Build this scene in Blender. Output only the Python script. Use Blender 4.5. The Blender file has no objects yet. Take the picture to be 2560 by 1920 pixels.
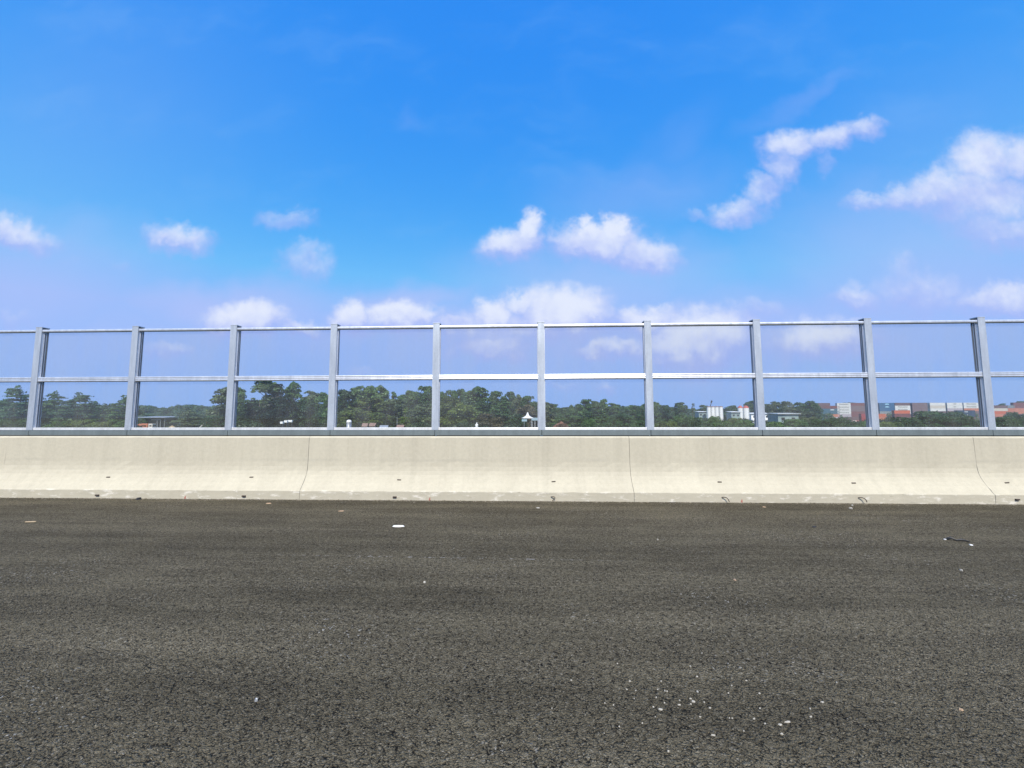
import bpy, bmesh, math, random
import numpy as np
from mathutils import Vector, Matrix, Euler
PI = math.pi
sc = bpy.context.scene
COL = sc.collection
rng = random.Random(7)
nrg = np.random.default_rng(11)

# ------------------------------------------------------------------ camera
W, H = 2560.0, 1920.0
F, PITCH, YAW, ROLL = 992.0, 0.0834, -0.039, -0.0015
EYE = 1.4847
ff = Vector((math.sin(YAW)*math.cos(PITCH), math.cos(YAW)*math.cos(PITCH), math.sin(PITCH)))
r0 = Vector((math.cos(YAW), -math.sin(YAW), 0))
u0 = r0.cross(ff)
rr = r0*math.cos(ROLL) + u0*math.sin(ROLL)
uu = -r0*math.sin(ROLL) + u0*math.cos(ROLL)
cam = bpy.data.cameras.new('camera')
cam.sensor_width = 36.0
cam.lens = F/W*36.0
cam.clip_start = 0.05
cam.clip_end = 20000
co = bpy.data.objects.new('camera', cam)
COL.objects.link(co)
co.matrix_world = Matrix(((rr.x, uu.x, -ff.x, 0), (rr.y, uu.y, -ff.y, 0), (rr.z, uu.z, -ff.z, EYE), (0, 0, 0, 1)))
sc.camera = co

def ray(px, py):
    return ff + rr*((px-W/2)/F) - uu*((py-H/2)/F)
def at(px, py, Y):
    """point of the place seen at photo pixel (px,py) and at distance Y in front"""
    d = ray(px, py); t = Y/d.y
    return Vector((d.x*t, Y, EYE+d.z*t))
def on_ground(px, py, z=0.0):
    d = ray(px, py); t = (z-EYE)/d.z
    return Vector((d.x*t, d.y*t, z))

# ------------------------------------------------------------------ materials
def new_mat(name):
    m = bpy.data.materials.new(name); m.use_nodes = True
    nt = m.node_tree
    return m, nt, nt.nodes['Principled BSDF'], nt.nodes['Material Output']
def N(nt, t, **kw):
    n = nt.nodes.new(t)
    for k, v in kw.items():
        if k.startswith('i_'):
            n.inputs[k[2:].replace('_', ' ')].default_value = v
        else:
            setattr(n, k, v)
    return n
def L(nt, a, b): nt.links.new(a, b)
def ramp(nt, src, stops, interp='LINEAR'):
    r = nt.nodes.new('ShaderNodeValToRGB'); r.color_ramp.interpolation = interp
    e = r.color_ramp.elements
    while len(e) < len(stops): e.new(0.5)
    for i, (p, c) in enumerate(stops):
        e[i].position = p
        e[i].color = (c, c, c, 1) if not hasattr(c, '__len__') else (c[0], c[1], c[2], 1)
    L(nt, src, r.inputs[0])
    return r.outputs[0]
def math_n(nt, op, a, b=None, c=None, clamp=False):
    n = nt.nodes.new('ShaderNodeMath'); n.operation = op; n.use_clamp = clamp
    for i, v in enumerate((a, b, c)):
        if v is None: continue
        if isinstance(v, (int, float)): n.inputs[i].default_value = v
        else: L(nt, v, n.inputs[i])
    return n.outputs[0]
def mixc(nt, fac, a, b, mode='MIX'):
    n = nt.nodes.new('ShaderNodeMix'); n.data_type = 'RGBA'; n.blend_type = mode
    for s, v in ((n.inputs[0], fac), (n.inputs[6], a), (n.inputs[7], b)):
        if isinstance(v, (int, float)): s.default_value = v
        elif hasattr(v, '__len__'): s.default_value = (v[0], v[1], v[2], 1)
        else: L(nt, v, s)
    return n.outputs[2]
def coords(nt, kind='Object', scale=(1, 1, 1)):
    t = nt.nodes.new('ShaderNodeTexCoord')
    mp = nt.nodes.new('ShaderNodeMapping'); mp.inputs['Scale'].default_value = scale
    L(nt, t.outputs[kind], mp.inputs[0])
    return mp.outputs[0]
def noise(nt, vec, scale, detail=4, rough=0.55, out=0):
    n = nt.nodes.new('ShaderNodeTexNoise'); n.inputs['Scale'].default_value = scale
    n.inputs['Detail'].default_value = detail; n.inputs['Roughness'].default_value = rough
    L(nt, vec, n.inputs['Vector'])
    return n.outputs[out]
def world_pos(nt):
    g = nt.nodes.new('ShaderNodeNewGeometry'); return g.outputs['Position']
def maprange(nt, v, a, b, c=0.0, d=1.0, smooth=False):
    n = nt.nodes.new('ShaderNodeMapRange')
    if smooth: n.interpolation_type = 'SMOOTHSTEP'
    for i, x in enumerate((a, b, c, d)): n.inputs[i+1].default_value = x
    L(nt, v, n.inputs[0])
    return n.outputs[0]

def simple(name, col, rough=0.6, metal=0.0, var=0.12, scale=3.0, bump=0.0):
    m, nt, b, o = new_mat(name)
    v = coords(nt)
    n = noise(nt, v, scale, 5)
    lo = tuple(c*(1-var) for c in col); hi = tuple(min(1, c*(1+var)) for c in col)
    L(nt, ramp(nt, n, [(0.3, lo), (0.7, hi)]), b.inputs['Base Color'])
    b.inputs['Roughness'].default_value = rough; b.inputs['Metallic'].default_value = metal
    if bump:
        bp = N(nt, 'ShaderNodeBump'); bp.inputs['Strength'].default_value = bump; bp.inputs['Distance'].default_value = 0.01
        L(nt, noise(nt, v, scale*6, 6), bp.inputs['Height']); L(nt, bp.outputs[0], b.inputs['Normal'])
    return m

def objcol(name, rough=0.6, var=0.25):
    """paint whose colour is each object's own colour, weathered by a noise"""
    m, nt, b, o = new_mat(name)
    oi = N(nt, 'ShaderNodeObjectInfo')
    n = noise(nt, world_pos(nt), 0.8, 5)
    f = ramp(nt, n, [(0.3, 1-var), (0.7, 1.0)])
    L(nt, mixc(nt, 1.0, oi.outputs['Color'], f, 'MULTIPLY'), b.inputs['Base Color'])
    b.inputs['Roughness'].default_value = rough
    return m

def make_asphalt():
    m, nt, b, o = new_mat('asphalt')
    P = world_pos(nt)
    # stones
    def vor(scale, feat='F1', out='Distance', rnd=1.0):
        n = N(nt, 'ShaderNodeTexVoronoi'); n.feature = feat
        n.inputs['Scale'].default_value = scale; n.inputs['Randomness'].default_value = rnd
        L(nt, warp, n.inputs['Vector']); return n.outputs[out]
    nv = N(nt, 'ShaderNodeTexNoise'); nv.inputs['Scale'].default_value = 45; nv.inputs['Detail'].default_value = 2
    L(nt, P, nv.inputs['Vector'])
    sub = N(nt, 'ShaderNodeVectorMath'); sub.operation = 'MULTIPLY_ADD'
    sub.inputs[1].default_value = (0.030, 0.030, 0.030)
    L(nt, nv.outputs['Color'], sub.inputs[0]); L(nt, P, sub.inputs[2]); warp = sub.outputs[0]
    d1 = vor(88); c1 = vor(88, out='Color'); d2 = vor(190); c2 = vor(190, out='Color')
    sep = N(nt, 'ShaderNodeSeparateColor'); L(nt, c1, sep.inputs[0])
    sep2 = N(nt, 'ShaderNodeSeparateColor'); L(nt, c2, sep2.inputs[0])
    stone = ramp(nt, sep.outputs[0], [(0.0, (0.070, 0.059, 0.039)), (0.5, (0.128, 0.109, 0.073)), (0.88, (0.184, 0.158, 0.108)), (1.0, (0.29, 0.255, 0.19))])
    fines = ramp(nt, sep2.outputs[0], [(0.0, (0.067, 0.057, 0.038)), (0.8, (0.162, 0.138, 0.093)), (1.0, (0.29, 0.255, 0.19))])
    base = mixc(nt, ramp(nt, d1, [(0.45, 0.75), (0.62, 0.1)]), fines, stone)
    # sparse pale stones
    spark = math_n(nt, 'GREATER_THAN', sep2.outputs[1], 0.988)
    base = mixc(nt, math_n(nt, 'MULTIPLY', spark, 0.6), base, (0.32, 0.30, 0.27))
    spark2 = math_n(nt, 'GREATER_THAN', sep.outputs[2], 0.975)
    near = ramp(nt, noise(nt, P, 0.9, 3), [(0.5, 0.0), (0.65, 1.0)])
    base = mixc(nt, math_n(nt, 'MULTIPLY', math_n(nt, 'MULTIPLY', spark2, near), 0.75), base, (0.48, 0.46, 0.42))
    # pits: gaps between the stones, bitumen with crevice shade painted into its colour
    pits = math_n(nt, 'MULTIPLY', ramp(nt, d1, [(0.5, 0.0), (0.75, 1.0)]), ramp(nt, noise(nt, P, 26, 3), [(0.38, 0.0), (0.58, 1.0)]))
    base = mixc(nt, pits, base, (0.011, 0.010, 0.009))
    # paver streaks along the road and dusty patches
    mp = N(nt, 'ShaderNodeMapping'); mp.inputs['Scale'].default_value = (0.12, 1.6, 1); L(nt, P, mp.inputs[0])
    st = noise(nt, mp.outputs[0], 1.6, 6, 0.66)
    mp2 = N(nt, 'ShaderNodeMapping'); mp2.inputs['Scale'].default_value = (0.5, 1.0, 1); L(nt, P, mp2.inputs[0])
    pt = noise(nt, mp2.outputs[0], 0.9, 6, 0.62)
    base = mixc(nt, 1.0, base, ramp(nt, st, [(0.3, 0.70), (0.5, 1.0), (0.70, 1.30)]), 'MULTIPLY')
    # broad roller bands across the lane
    sb = N(nt, 'ShaderNodeSeparateXYZ'); L(nt, P, sb.inputs[0])
    cb = N(nt, 'ShaderNodeCombineXYZ')
    L(nt, math_n(nt, 'ADD', math_n(nt, 'ADD', sb.outputs[1], math_n(nt, 'MULTIPLY', sb.outputs[0], 0.03)), math_n(nt, 'MULTIPLY', noise(nt, P, 0.35, 4), 0.3)), cb.inputs[1])
    base = mixc(nt, 1.0, base, ramp(nt, noise(nt, cb.outputs[0], 1.15, 4, 0.6), [(0.33, 0.87), (0.5, 0.99), (0.66, 1.12)]), 'MULTIPLY')
    base = mixc(nt, 1.0, base, ramp(nt, pt, [(0.25, 0.78), (0.75, 1.20)]), 'MULTIPLY')
    dust = math_n(nt, 'MULTIPLY', ramp(nt, noise(nt, mp2.outputs[0], 2.3, 7, 0.7), [(0.43, 0.0), (0.72, 0.65)]), ramp(nt, noise(nt, P, 70, 3), [(0.4, 0.0), (0.7, 1.0)]))
    base = mixc(nt, dust, base, (0.25, 0.215, 0.138))
    # a broken chalk line along the road
    sx = N(nt, 'ShaderNodeSeparateXYZ'); L(nt, P, sx.inputs[0])
    ly = math_n(nt, 'ADD', sx.outputs[1], math_n(nt, 'MULTIPLY', sx.outputs[0], 0.0146))
    ln = math_n(nt, 'LESS_THAN', math_n(nt, 'ABSOLUTE', math_n(nt, 'SUBTRACT', ly, CHALK)), 0.011)
    xr = math_n(nt, 'MULTIPLY', maprange(nt, sx.outputs[0], -3.0, -1.6), maprange(nt, sx.outputs[0], 1.2, 0.2))
    mpc = N(nt, 'ShaderNodeMapping'); mpc.inputs['Scale'].default_value = (1, 0.2, 1); L(nt, P, mpc.inputs[0])
    ln = math_n(nt, 'MULTIPLY', math_n(nt, 'MULTIPLY', ln, xr), ramp(nt, noise(nt, mpc.outputs[0], 9, 4, 0.7), [(0.53, 0.0), (0.6, 0.8)]))
    base = mixc(nt, ln, base, (0.38, 0.36, 0.33))
    L(nt, base, b.inputs['Base Color'])
    b.inputs['Roughness'].default_value = 0.92
    b.inputs['Specular IOR Level'].default_value = 0.10
    hgt = math_n(nt, 'ADD', math_n(nt, 'MULTIPLY', d1, -1.0), math_n(nt, 'MULTIPLY', d2, -0.35))
    hgt = math_n(nt, 'ADD', hgt, math_n(nt, 'MULTIPLY', pits, -0.9))
    hgt = math_n(nt, 'ADD', hgt, math_n(nt, 'MULTIPLY', noise(nt, P, 110, 6, 0.7), 1.3))
    bp = N(nt, 'ShaderNodeBump'); bp.inputs['Strength'].default_value = 1.0; bp.inputs['Distance'].default_value = 0.011
    L(nt, hgt, bp.inputs['Height']); L(nt, bp.outputs[0], b.inputs['Normal'])
    return m

def make_concrete():
    m, nt, b, o = new_mat('cream_concrete')
    P = world_pos(nt)
    sx = N(nt, 'ShaderNodeSeparateXYZ'); L(nt, P, sx.inputs[0]); z = sx.outputs[2]
    big = noise(nt, P, 0.55, 5, 0.6)
    base = ramp(nt, big, [(0.25, (0.418, 0.386, 0.306)), (0.5, (0.446, 0.414, 0.328)), (0.75, (0.470, 0.438, 0.348))])
    # vertical run marks
    mv = N(nt, 'ShaderNodeMapping'); mv.inputs['Scale'].default_value = (5.0, 1, 0.22); L(nt, P, mv.inputs[0])
    vs = noise(nt, mv.outputs[0], 1.0, 6, 0.65)
    base = mixc(nt, 1.0, base, ramp(nt, vs, [(0.3, 0.925), (0.55, 1.0), (0.8, 1.02)]), 'MULTIPLY')
    mv2 = N(nt, 'ShaderNodeMapping'); mv2.inputs['Scale'].default_value = (26.0, 1, 0.5); L(nt, P, mv2.inputs[0])
    v2 = math_n(nt, 'MULTIPLY', ramp(nt, noise(nt, mv2.outputs[0], 1.0, 4, 0.6), [(0.6, 0.0), (0.78, 0.3)]), maprange(nt, z, 0.35, 0.9))
    base = mixc(nt, v2, base, (0.30, 0.27, 0.205))
    # mottling and pores
    base = mixc(nt, 1.0, base, ramp(nt, noise(nt, P, 16, 6, 0.7), [(0.3, 0.93), (0.7, 1.05)]), 'MULTIPLY')
    por = N(nt, 'ShaderNodeTexVoronoi'); por.inputs['Scale'].default_value = 22; L(nt, P, por.inputs['Vector'])
    pf = math_n(nt, 'MULTIPLY', math_n(nt, 'LESS_THAN', por.outputs['Distance'], 0.09), math_n(nt, 'GREATER_THAN', noise(nt, P, 3, 3), 0.55))
    base = mixc(nt, math_n(nt, 'MULTIPLY', pf, 0.45), base, (0.22, 0.2, 0.16))
    # grey formwork line
    wz = math_n(nt, 'ADD', z, math_n(nt, 'MULTIPLY', noise(nt, P, 0.8, 3), 0.06))
    fl = math_n(nt, 'SUBTRACT', 1.0, math_n(nt, 'MULTIPLY', math_n(nt, 'ABSOLUTE', math_n(nt, 'SUBTRACT', wz, 0.72)), 26.0), clamp=True)
    fl = math_n(nt, 'MULTIPLY', fl, ramp(nt, noise(nt, P, 1.1, 4), [(0.45, 0.0), (0.65, 0.32)]))
    base = mixc(nt, fl, base, (0.30, 0.285, 0.245))
    # scraped, splashed toe
    toe = maprange(nt, z, 0.175, 0.155)
    mt = N(nt, 'ShaderNodeMapping'); mt.inputs['Scale'].default_value = (3.0, 3, 9); L(nt, P, mt.inputs[0])
    tn = noise(nt, mt.outputs[0], 1.4, 8, 0.72)
    base = mixc(nt, math_n(nt, 'MULTIPLY', toe, 0.45), base, (0.40, 0.37, 0.295))
    base = mixc(nt, math_n(nt, 'MULTIPLY', toe, ramp(nt, tn, [(0.545, 0.0), (0.64, 0.9)])), base, (0.62, 0.59, 0.52))
    mt2 = N(nt, 'ShaderNodeMapping'); mt2.inputs['Scale'].default_value = (2.2, 3, 14); mt2.inputs['Location'].default_value = (7, 3, 1); L(nt, P, mt2.inputs[0])
    base = mixc(nt, math_n(nt, 'MULTIPLY', toe, ramp(nt, noise(nt, mt2.outputs[0], 1.9, 8, 0.75), [(0.6, 0.0), (0.7, 0.7)])), base, (0.21, 0.19, 0.155))
    L(nt, base, b.inputs['Base Color'])
    b.inputs['Roughness'].default_value = 0.85; b.inputs['Specular IOR Level'].default_value = 0.25
    bp = N(nt, 'ShaderNodeBump'); bp.inputs['Strength'].default_value = 0.35; bp.inputs['Distance'].default_value = 0.01
    hh = math_n(nt, 'ADD', noise(nt, P, 9, 8, 0.7), math_n(nt, 'MULTIPLY', math_n(nt, 'MULTIPLY', toe, tn), 2.0))
    L(nt, hh, bp.inputs['Height']); L(nt, bp.outputs[0], b.inputs['Normal'])
    return m

def make_galv(name, col, rough, metal):
    m, nt, b, o = new_mat(name)
    P = world_pos(nt)
    v = N(nt, 'ShaderNodeTexVoronoi'); v.inputs['Scale'].default_value = 55; L(nt, P, v.inputs['Vector'])
    sp = N(nt, 'ShaderNodeSeparateColor'); L(nt, v.outputs['Color'], sp.inputs[0])
    mz = N(nt, 'ShaderNodeMapping'); mz.inputs['Scale'].default_value = (9, 9, 1.2); L(nt, P, mz.inputs[0])
    n = noise(nt, mz.outputs[0], 1.3, 6, 0.65)
    lo = tuple(c*0.86 for c in col); hi = tuple(min(1, c*1.1) for c in col)
    base = ramp(nt, n, [(0.3, lo), (0.7, hi)])
    base = mixc(nt, 1.0, base, ramp(nt, sp.outputs[0], [(0, 0.94), (1, 1.05)]), 'MULTIPLY')
    L(nt, base, b.inputs['Base Color'])
    L(nt, ramp(nt, n, [(0.3, rough*0.85), (0.7, rough*1.15)]), b.inputs['Roughness'])
    b.inputs['Metallic'].default_value = metal
    bp = N(nt, 'ShaderNodeBump'); bp.inputs['Strength'].default_value = 0.08; bp.inputs['Distance'].default_value = 0.004
    L(nt, noise(nt, P, 30, 3), bp.inputs['Height']); L(nt, bp.outputs[0], b.inputs['Normal'])
    return m

def make_glass():
    m, nt, b, o = new_mat('clear_acrylic')
    nt.nodes.remove(b)
    tr = N(nt, 'ShaderNodeBsdfTransparent')
    P = world_pos(nt)
    mp = N(nt, 'ShaderNodeMapping'); mp.inputs['Scale'].default_value = (1, 1, 0.16); L(nt, P, mp.inputs[0])
    dn = math_n(nt, 'ADD', math_n(nt, 'MULTIPLY', noise(nt, mp.outputs[0], 3.2, 7, 0.62), 0.6), math_n(nt, 'MULTIPLY', noise(nt, P, 0.5, 3), 0.4))
    tr.inputs[0].default_value = (0.93, 0.945, 0.965, 1)
    gl = N(nt, 'ShaderNodeBsdfGlossy'); gl.inputs['Roughness'].default_value = 0.02
    gl.inputs['Color'].default_value = (0.95, 0.97, 1, 1)
    fr = N(nt, 'ShaderNodeFresnel')
    bf = N(nt, 'ShaderNodeNewGeometry')          # the sheet does not bend the ray: same reflectance on both faces
    L(nt, maprange(nt, bf.outputs['Backfacing'], 0, 1, 1.24, 1/1.24), fr.inputs['IOR'])
    mx = N(nt, 'ShaderNodeMixShader')
    L(nt, fr.outputs[0], mx.inputs[0]); L(nt, tr.outputs[0], mx.inputs[1]); L(nt, gl.outputs[0], mx.inputs[2])
    # a thin film of road dust
    df = N(nt, 'ShaderNodeBsdfDiffuse'); df.inputs['Color'].default_value = (0.42, 0.42, 0.38, 1)
    mx2 = N(nt, 'ShaderNodeMixShader')
    L(nt, ramp(nt, dn, [(0.38, 0.012), (0.65, 0.08)]), mx2.inputs[0]); L(nt, mx.outputs[0], mx2.inputs[1]); L(nt, df.outputs[0], mx2.inputs[2])
    L(nt, mx2.outputs[0], o.inputs['Surface'])
    return m

def make_leaf():
    m, nt, b, o = new_mat('foliage')
    nt.nodes.remove(b)
    oi = N(nt, 'ShaderNodeObjectInfo')
    at_ = N(nt, 'ShaderNodeAttribute'); at_.attribute_name = 'tint'
    f = ramp(nt, at_.outputs['Fac'], [(0.0, (0.45, 0.5, 0.52)), (0.5, (0.95, 0.97, 0.95)), (1.0, (1.7, 1.6, 1.3))])
    c = mixc(nt, 1.0, oi.outputs['Color'], f, 'MULTIPLY')
    d = N(nt, 'ShaderNodeBsdfDiffuse'); L(nt, c, d.inputs[0])
    t = N(nt, 'ShaderNodeBsdfTranslucent'); L(nt, mixc(nt, 1.0, c, (1.2, 1.3, 0.7), 'MULTIPLY'), t.inputs[0])
    g = N(nt, 'ShaderNodeBsdfGlossy'); g.inputs['Roughness'].default_value = 0.45; g.inputs[0].default_value = (0.8, 0.85, 0.9, 1)
    mx = N(nt, 'ShaderNodeMixShader'); mx.inputs[0].default_value = 0.25
    L(nt, d.outputs[0], mx.inputs[1]); L(nt, t.outputs[0], mx.inputs[2])
    mx2 = N(nt, 'ShaderNodeMixShader'); mx2.inputs[0].default_value = 0.02
    L(nt, mx.outputs[0], mx2.inputs[1]); L(nt, g.outputs[0], mx2.inputs[2])
    L(nt, mx2.outputs[0], o.inputs['Surface'])
    return m

CHALK = on_ground(1100*W/2212, 1207*H/1659).y + 0.0146*on_ground(1100*W/2212, 1207*H/1659).x
M = {}
M['asphalt'] = make_asphalt()
M['concrete'] = make_concrete()
M['galv'] = make_galv('galvanised_steel', (0.42, 0.465, 0.53), 0.5, 0.40)
M['beam'] = make_galv('grey_galvanised_steel', (0.138, 0.170, 0.180), 0.6, 0.15)
M['alu'] = make_galv('anodised_aluminium', (0.70, 0.72, 0.77), 0.40, 0.65)
M['alupale'] = make_galv('pale_aluminium', (0.62, 0.635, 0.66), 0.45, 0.15)
M['darkstrip'] = simple('dark_strip', (0.05, 0.06, 0.065), 0.7)  # near-black fill for the beam's shadow gap and the rail undersides
M['glass'] = make_glass()
M['leaf'] = make_leaf()
M['bark'] = simple('bark', (0.12, 0.10, 0.08), 0.9, var=0.3, scale=2)
M['rust'] = simple('rusty_steel', (0.045, 0.032, 0.026), 0.8, var=0.4, scale=40)
M['red'] = simple('red_paint_mark', (0.36, 0.14, 0.11), 0.8, var=0.2, scale=30)
M['paint'] = objcol('weathered_paint', 0.6, 0.22)
M['white'] = simple('white_render', (0.74, 0.74, 0.72), 0.6, var=0.08, scale=1.2)
M['redroof'] = simple('red_metal_roof', (0.42, 0.085, 0.06), 0.55, var=0.2, scale=1)
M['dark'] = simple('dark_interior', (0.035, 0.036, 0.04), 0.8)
M['mortar'] = simple('pale_mortar', (0.38, 0.36, 0.315), 0.9, var=0.15, scale=60)
M['plastic'] = simple('white_plastic', (0.66, 0.66, 0.64), 0.45, var=0.05, scale=20)
M['blackplastic'] = simple('black_rubber', (0.02, 0.02, 0.02), 0.5, var=0.3, scale=40)
M['wood'] = simple('wood_chip', (0.36, 0.25, 0.16), 0.8, var=0.2, scale=60)
M['earth'] = simple('red_earth', (0.17, 0.075, 0.05), 0.95, var=0.35, scale=0.6, bump=0.6)
M['steel'] = simple('grey_steel_sheet', (0.40, 0.41, 0.42), 0.45, 0.5, var=0.15, scale=1.0)
M['teal'] = simple('pale_teal_sheet', (0.24, 0.31, 0.30), 0.6, var=0.15, scale=0.8)
M['tile'] = simple('clay_tile', (0.22, 0.14, 0.115), 0.8, var=0.25, scale=2)
M['sand'] = simple('tan_gravel', (0.38, 0.29, 0.18), 0.95, var=0.3, scale=1.5, bump=0.6)
def make_ground():
    m, nt, b, o = new_mat('grassy_ground')
    P = world_pos(nt)
    c = ramp(nt, noise(nt, P, 0.05, 7, 0.65), [(0.35, (0.030, 0.050, 0.022)), (0.55, (0.055, 0.075, 0.032)), (0.70, (0.14, 0.12, 0.08)), (0.8, (0.22, 0.18, 0.13))])
    L(nt, c, b.inputs['Base Color']); b.inputs['Roughness'].default_value = 0.95
    return m
M['ground'] = make_ground()

# ------------------------------------------------------------------ mesh helpers
def box(bm, x0, x1, y0, y1, z0, z1, bev=0.0):
    vs = [bm.verts.new(p) for p in ((x0, y0, z0), (x1, y0, z0), (x1, y1, z0), (x0, y1, z0), (x0, y0, z1), (x1, y0, z1), (x1, y1, z1), (x0, y1, z1))]
    fs = [bm.faces.new([vs[i] for i in q]) for q in ((0, 3, 2, 1), (4, 5, 6, 7), (0, 1, 5, 4), (1, 2, 6, 5), (2, 3, 7, 6), (3, 0, 4, 7))]
    if bev:
        es = list({e for f in fs for e in f.edges})
        bmesh.ops.bevel(bm, geom=es, offset=bev, segments=2, affect='EDGES', profile=0.5)
def extrude_x(bm, prof, x0, x1, caps=True):
    """closed profile of (y,z) points extruded along x"""
    a = [bm.verts.new((x0, y, z)) for y, z in prof]; c = [bm.verts.new((x1, y, z)) for y, z in prof]
    n = len(prof)
    for i in range(n):
        bm.faces.new((a[i], a[(i+1) % n], c[(i+1) % n], c[i]))
    if caps:
        bm.faces.new(a[::-1]); bm.faces.new(c)
def lathe(bm, prof, cx=0, cy=0, n=20):
    rings = []
    for r, z in prof:
        rings.append([bm.verts.new((cx+r*math.cos(2*PI*i/n), cy+r*math.sin(2*PI*i/n), z)) for i in range(n)])
    for a, c in zip(rings, rings[1:]):
        for i in range(n):
            bm.faces.new((a[i], a[(i+1) % n], c[(i+1) % n], c[i]))
    bm.faces.new(rings[0][::-1]); bm.faces.new(rings[-1])
def tube(bm, pts, radii, n=8):
    pts = [Vector(p) for p in pts]
    if not hasattr(radii, '__len__'): radii = [radii]*len(pts)
    rings = []
    for i, p in enumerate(pts):
        d = (pts[min(i+1, len(pts)-1)] - pts[max(i-1, 0)]).normalized()
        a = d.cross(Vector((0.31, 0.17, 0.94)) if abs(d.z) < 0.9 else Vector((1, 0, 0))).normalized(); c = d.cross(a)
        rings.append([bm.verts.new(p + (a*math.cos(2*PI*k/n)+c*math.sin(2*PI*k/n))*radii[i]) for k in range(n)])
    for a, c in zip(rings, rings[1:]):
        for k in range(n):
            bm.faces.new((a[k], a[(k+1) % n], c[(k+1) % n], c[k]))
    bm.faces.new(rings[0][::-1]); bm.faces.new(rings[-1])
def obj(name, bm, mat, parent=None, smooth=False):
    me = bpy.data.meshes.new(name)
    bmesh.ops.recalc_face_normals(bm, faces=bm.faces)
    bm.to_mesh(me); bm.free()
    if smooth:
        for p in me.polygons: p.use_smooth = True
    me.materials.append(mat)
    o = bpy.data.objects.new(name, me); COL.objects.link(o)
    if parent: o.parent = parent
    return o
def tag(o, label=None, cat=None, group=None, kind=None):
    if label: o['label'] = label
    if cat: o['category'] = cat
    if group: o['group'] = group
    if kind: o['kind'] = kind
    return o
def thing(name, label, cat, loc=(0, 0, 0), rz=0, group=None):
    o = bpy.data.objects.new(name, None); COL.objects.link(o)
    o.empty_display_size = 0.2
    o.location = loc; o.rotation_euler = (0, 0, rz)
    return tag(o, label, cat, group)
def dup(root, loc, rz=None, scale=None, label=None, group=None):
    r = root.copy(); COL.objects.link(r); r.location = loc
    if rz is not None: r.rotation_euler = (0, 0, rz)
    if scale is not None: r.scale = scale
    if label: r['label'] = label
    if group: r['group'] = group
    for ch in list(root.children):
        c = ch.copy(); COL.objects.link(c); c.parent = r
        for g in list(ch.children):
            d = g.copy(); COL.objects.link(d); d.parent = c
    return r

GZ = -4.0      # level of the land below the raised road

# ------------------------------------------------------------------ setting
bm = bmesh.new()
box(bm, -140, 140, -18, 7.86, -0.9, 0.0)
tag(obj('road', bm, M['asphalt']), 'dark grey rough asphalt road deck', 'road', kind='structure')
bm = bmesh.new()
R_ = 6000
vs = [bm.verts.new(p) for p in ((-R_, -R_, GZ), (R_, -R_, GZ), (R_, R_, GZ), (-R_, R_, GZ))]; bm.faces.new(vs)
tag(obj('ground', bm, M['ground']), 'low lying grassy land beyond the road', 'ground', kind='structure')

# ------------------------------------------------------------------ concrete barrier
PROF = [(7.190, -0.02), (7.188, 0.150), (7.192, 0.160), (7.205, 0.168), (7.250, 0.228), (7.300, 0.285), (7.345, 0.350), (7.385, 0.420), (7.410, 0.490),
        (7.424, 0.570), (7.430, 0.650), (7.440, 1.098), (7.444, 1.106), (7.466, 1.126), (7.474, 1.130), (7.84, 1.130), (7.84, -0.02)]
JX = [-16.2, -10.17, -4.145, 1.865, 7.93, 13.95]
SEGL = ['cream concrete barrier segment at the far left edge, mostly cut off',
        'cream concrete barrier segment below the metal roofed shed, with short dark steel tabs',
        'cream concrete barrier segment below the grey tank, white scrapes along its toe',
        'cream concrete barrier segment below the white silos, with two hooked bars at its toe',
        'cream concrete barrier segment at the right edge, cut off by the frame']
segs = []
for i in range(5):
    t = thing('concrete_barrier', SEGL[i], 'concrete barrier', ((JX[i]+JX[i+1])/2, 7.5, 0), group='cast concrete barrier segments')
    bm = bmesh.new()
    hw = (JX[i+1]-JX[i])/2-0.003
    pr = [(y-7.5, z) for y, z in PROF]
    nst = 40
    # lengthwise stations so that the arrises can wander a little
    rings = []
    for k in range(nst+1):
        x = -hw+2*hw*k/nst
        rings.append([bm.verts.new((x, y + (nrg.normal()*0.0016 if j < 14 and j != 1 else nrg.normal()*0.002), z + (nrg.normal()*0.0012 if 2 <= j <= 13 else 0))) for j, (y, z) in enumerate(pr)])
    n = len(pr)
    for a, c in zip(rings, rings[1:]):
        for j in range(n):
            bm.faces.new((a[j], a[(j+1) % n], c[(j+1) % n], c[j]))
    bm.faces.new(rings[0][::-1]); bm.faces.new(rings[-1])
    obj('barrier_body', bm, M['concrete'], t)
    segs.append(t)
def seg_at(x):
    for i in range(5):
        if JX[i] <= x < JX[i+1]: return segs[i]
def to_seg(x):
    s = seg_at(x); return s, x-s.location.x
def wall_hit(px, py):
    d = ray(px, py); best = None
    for (ya, za), (yb, zb) in zip(PROF[:12], PROF[1:13]):
        for k in range(21):
            y = ya+(yb-ya)*k/20; z = za+(zb-za)*k/20
            t = y/d.y; e = abs(EYE+d.z*t-z)
            if best is None or e < best[0]: best = (e, d.x*t, y, z, math.atan2(zb-za, yb-ya))
    return best[1:]
for px, py in ((271, 1193), (629, 1193), (998, 1200), (1384, 1204), (1799, 1205), (2134, 1208), (2517, 1207)):
    x, y, z, an = wall_hit(px, py); s, lx = to_seg(x)
    bm = bmesh.new(); box(bm, -0.036, 0.036, -0.009, 0.009, -0.02, 0.010, 0.003)
    o = obj('steel_tab', bm, M['rust'], s); o.location = (lx, y-7.5, z); o.rotation_euler = (an, rng.uniform(-0.1, 0.14), 0)
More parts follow.
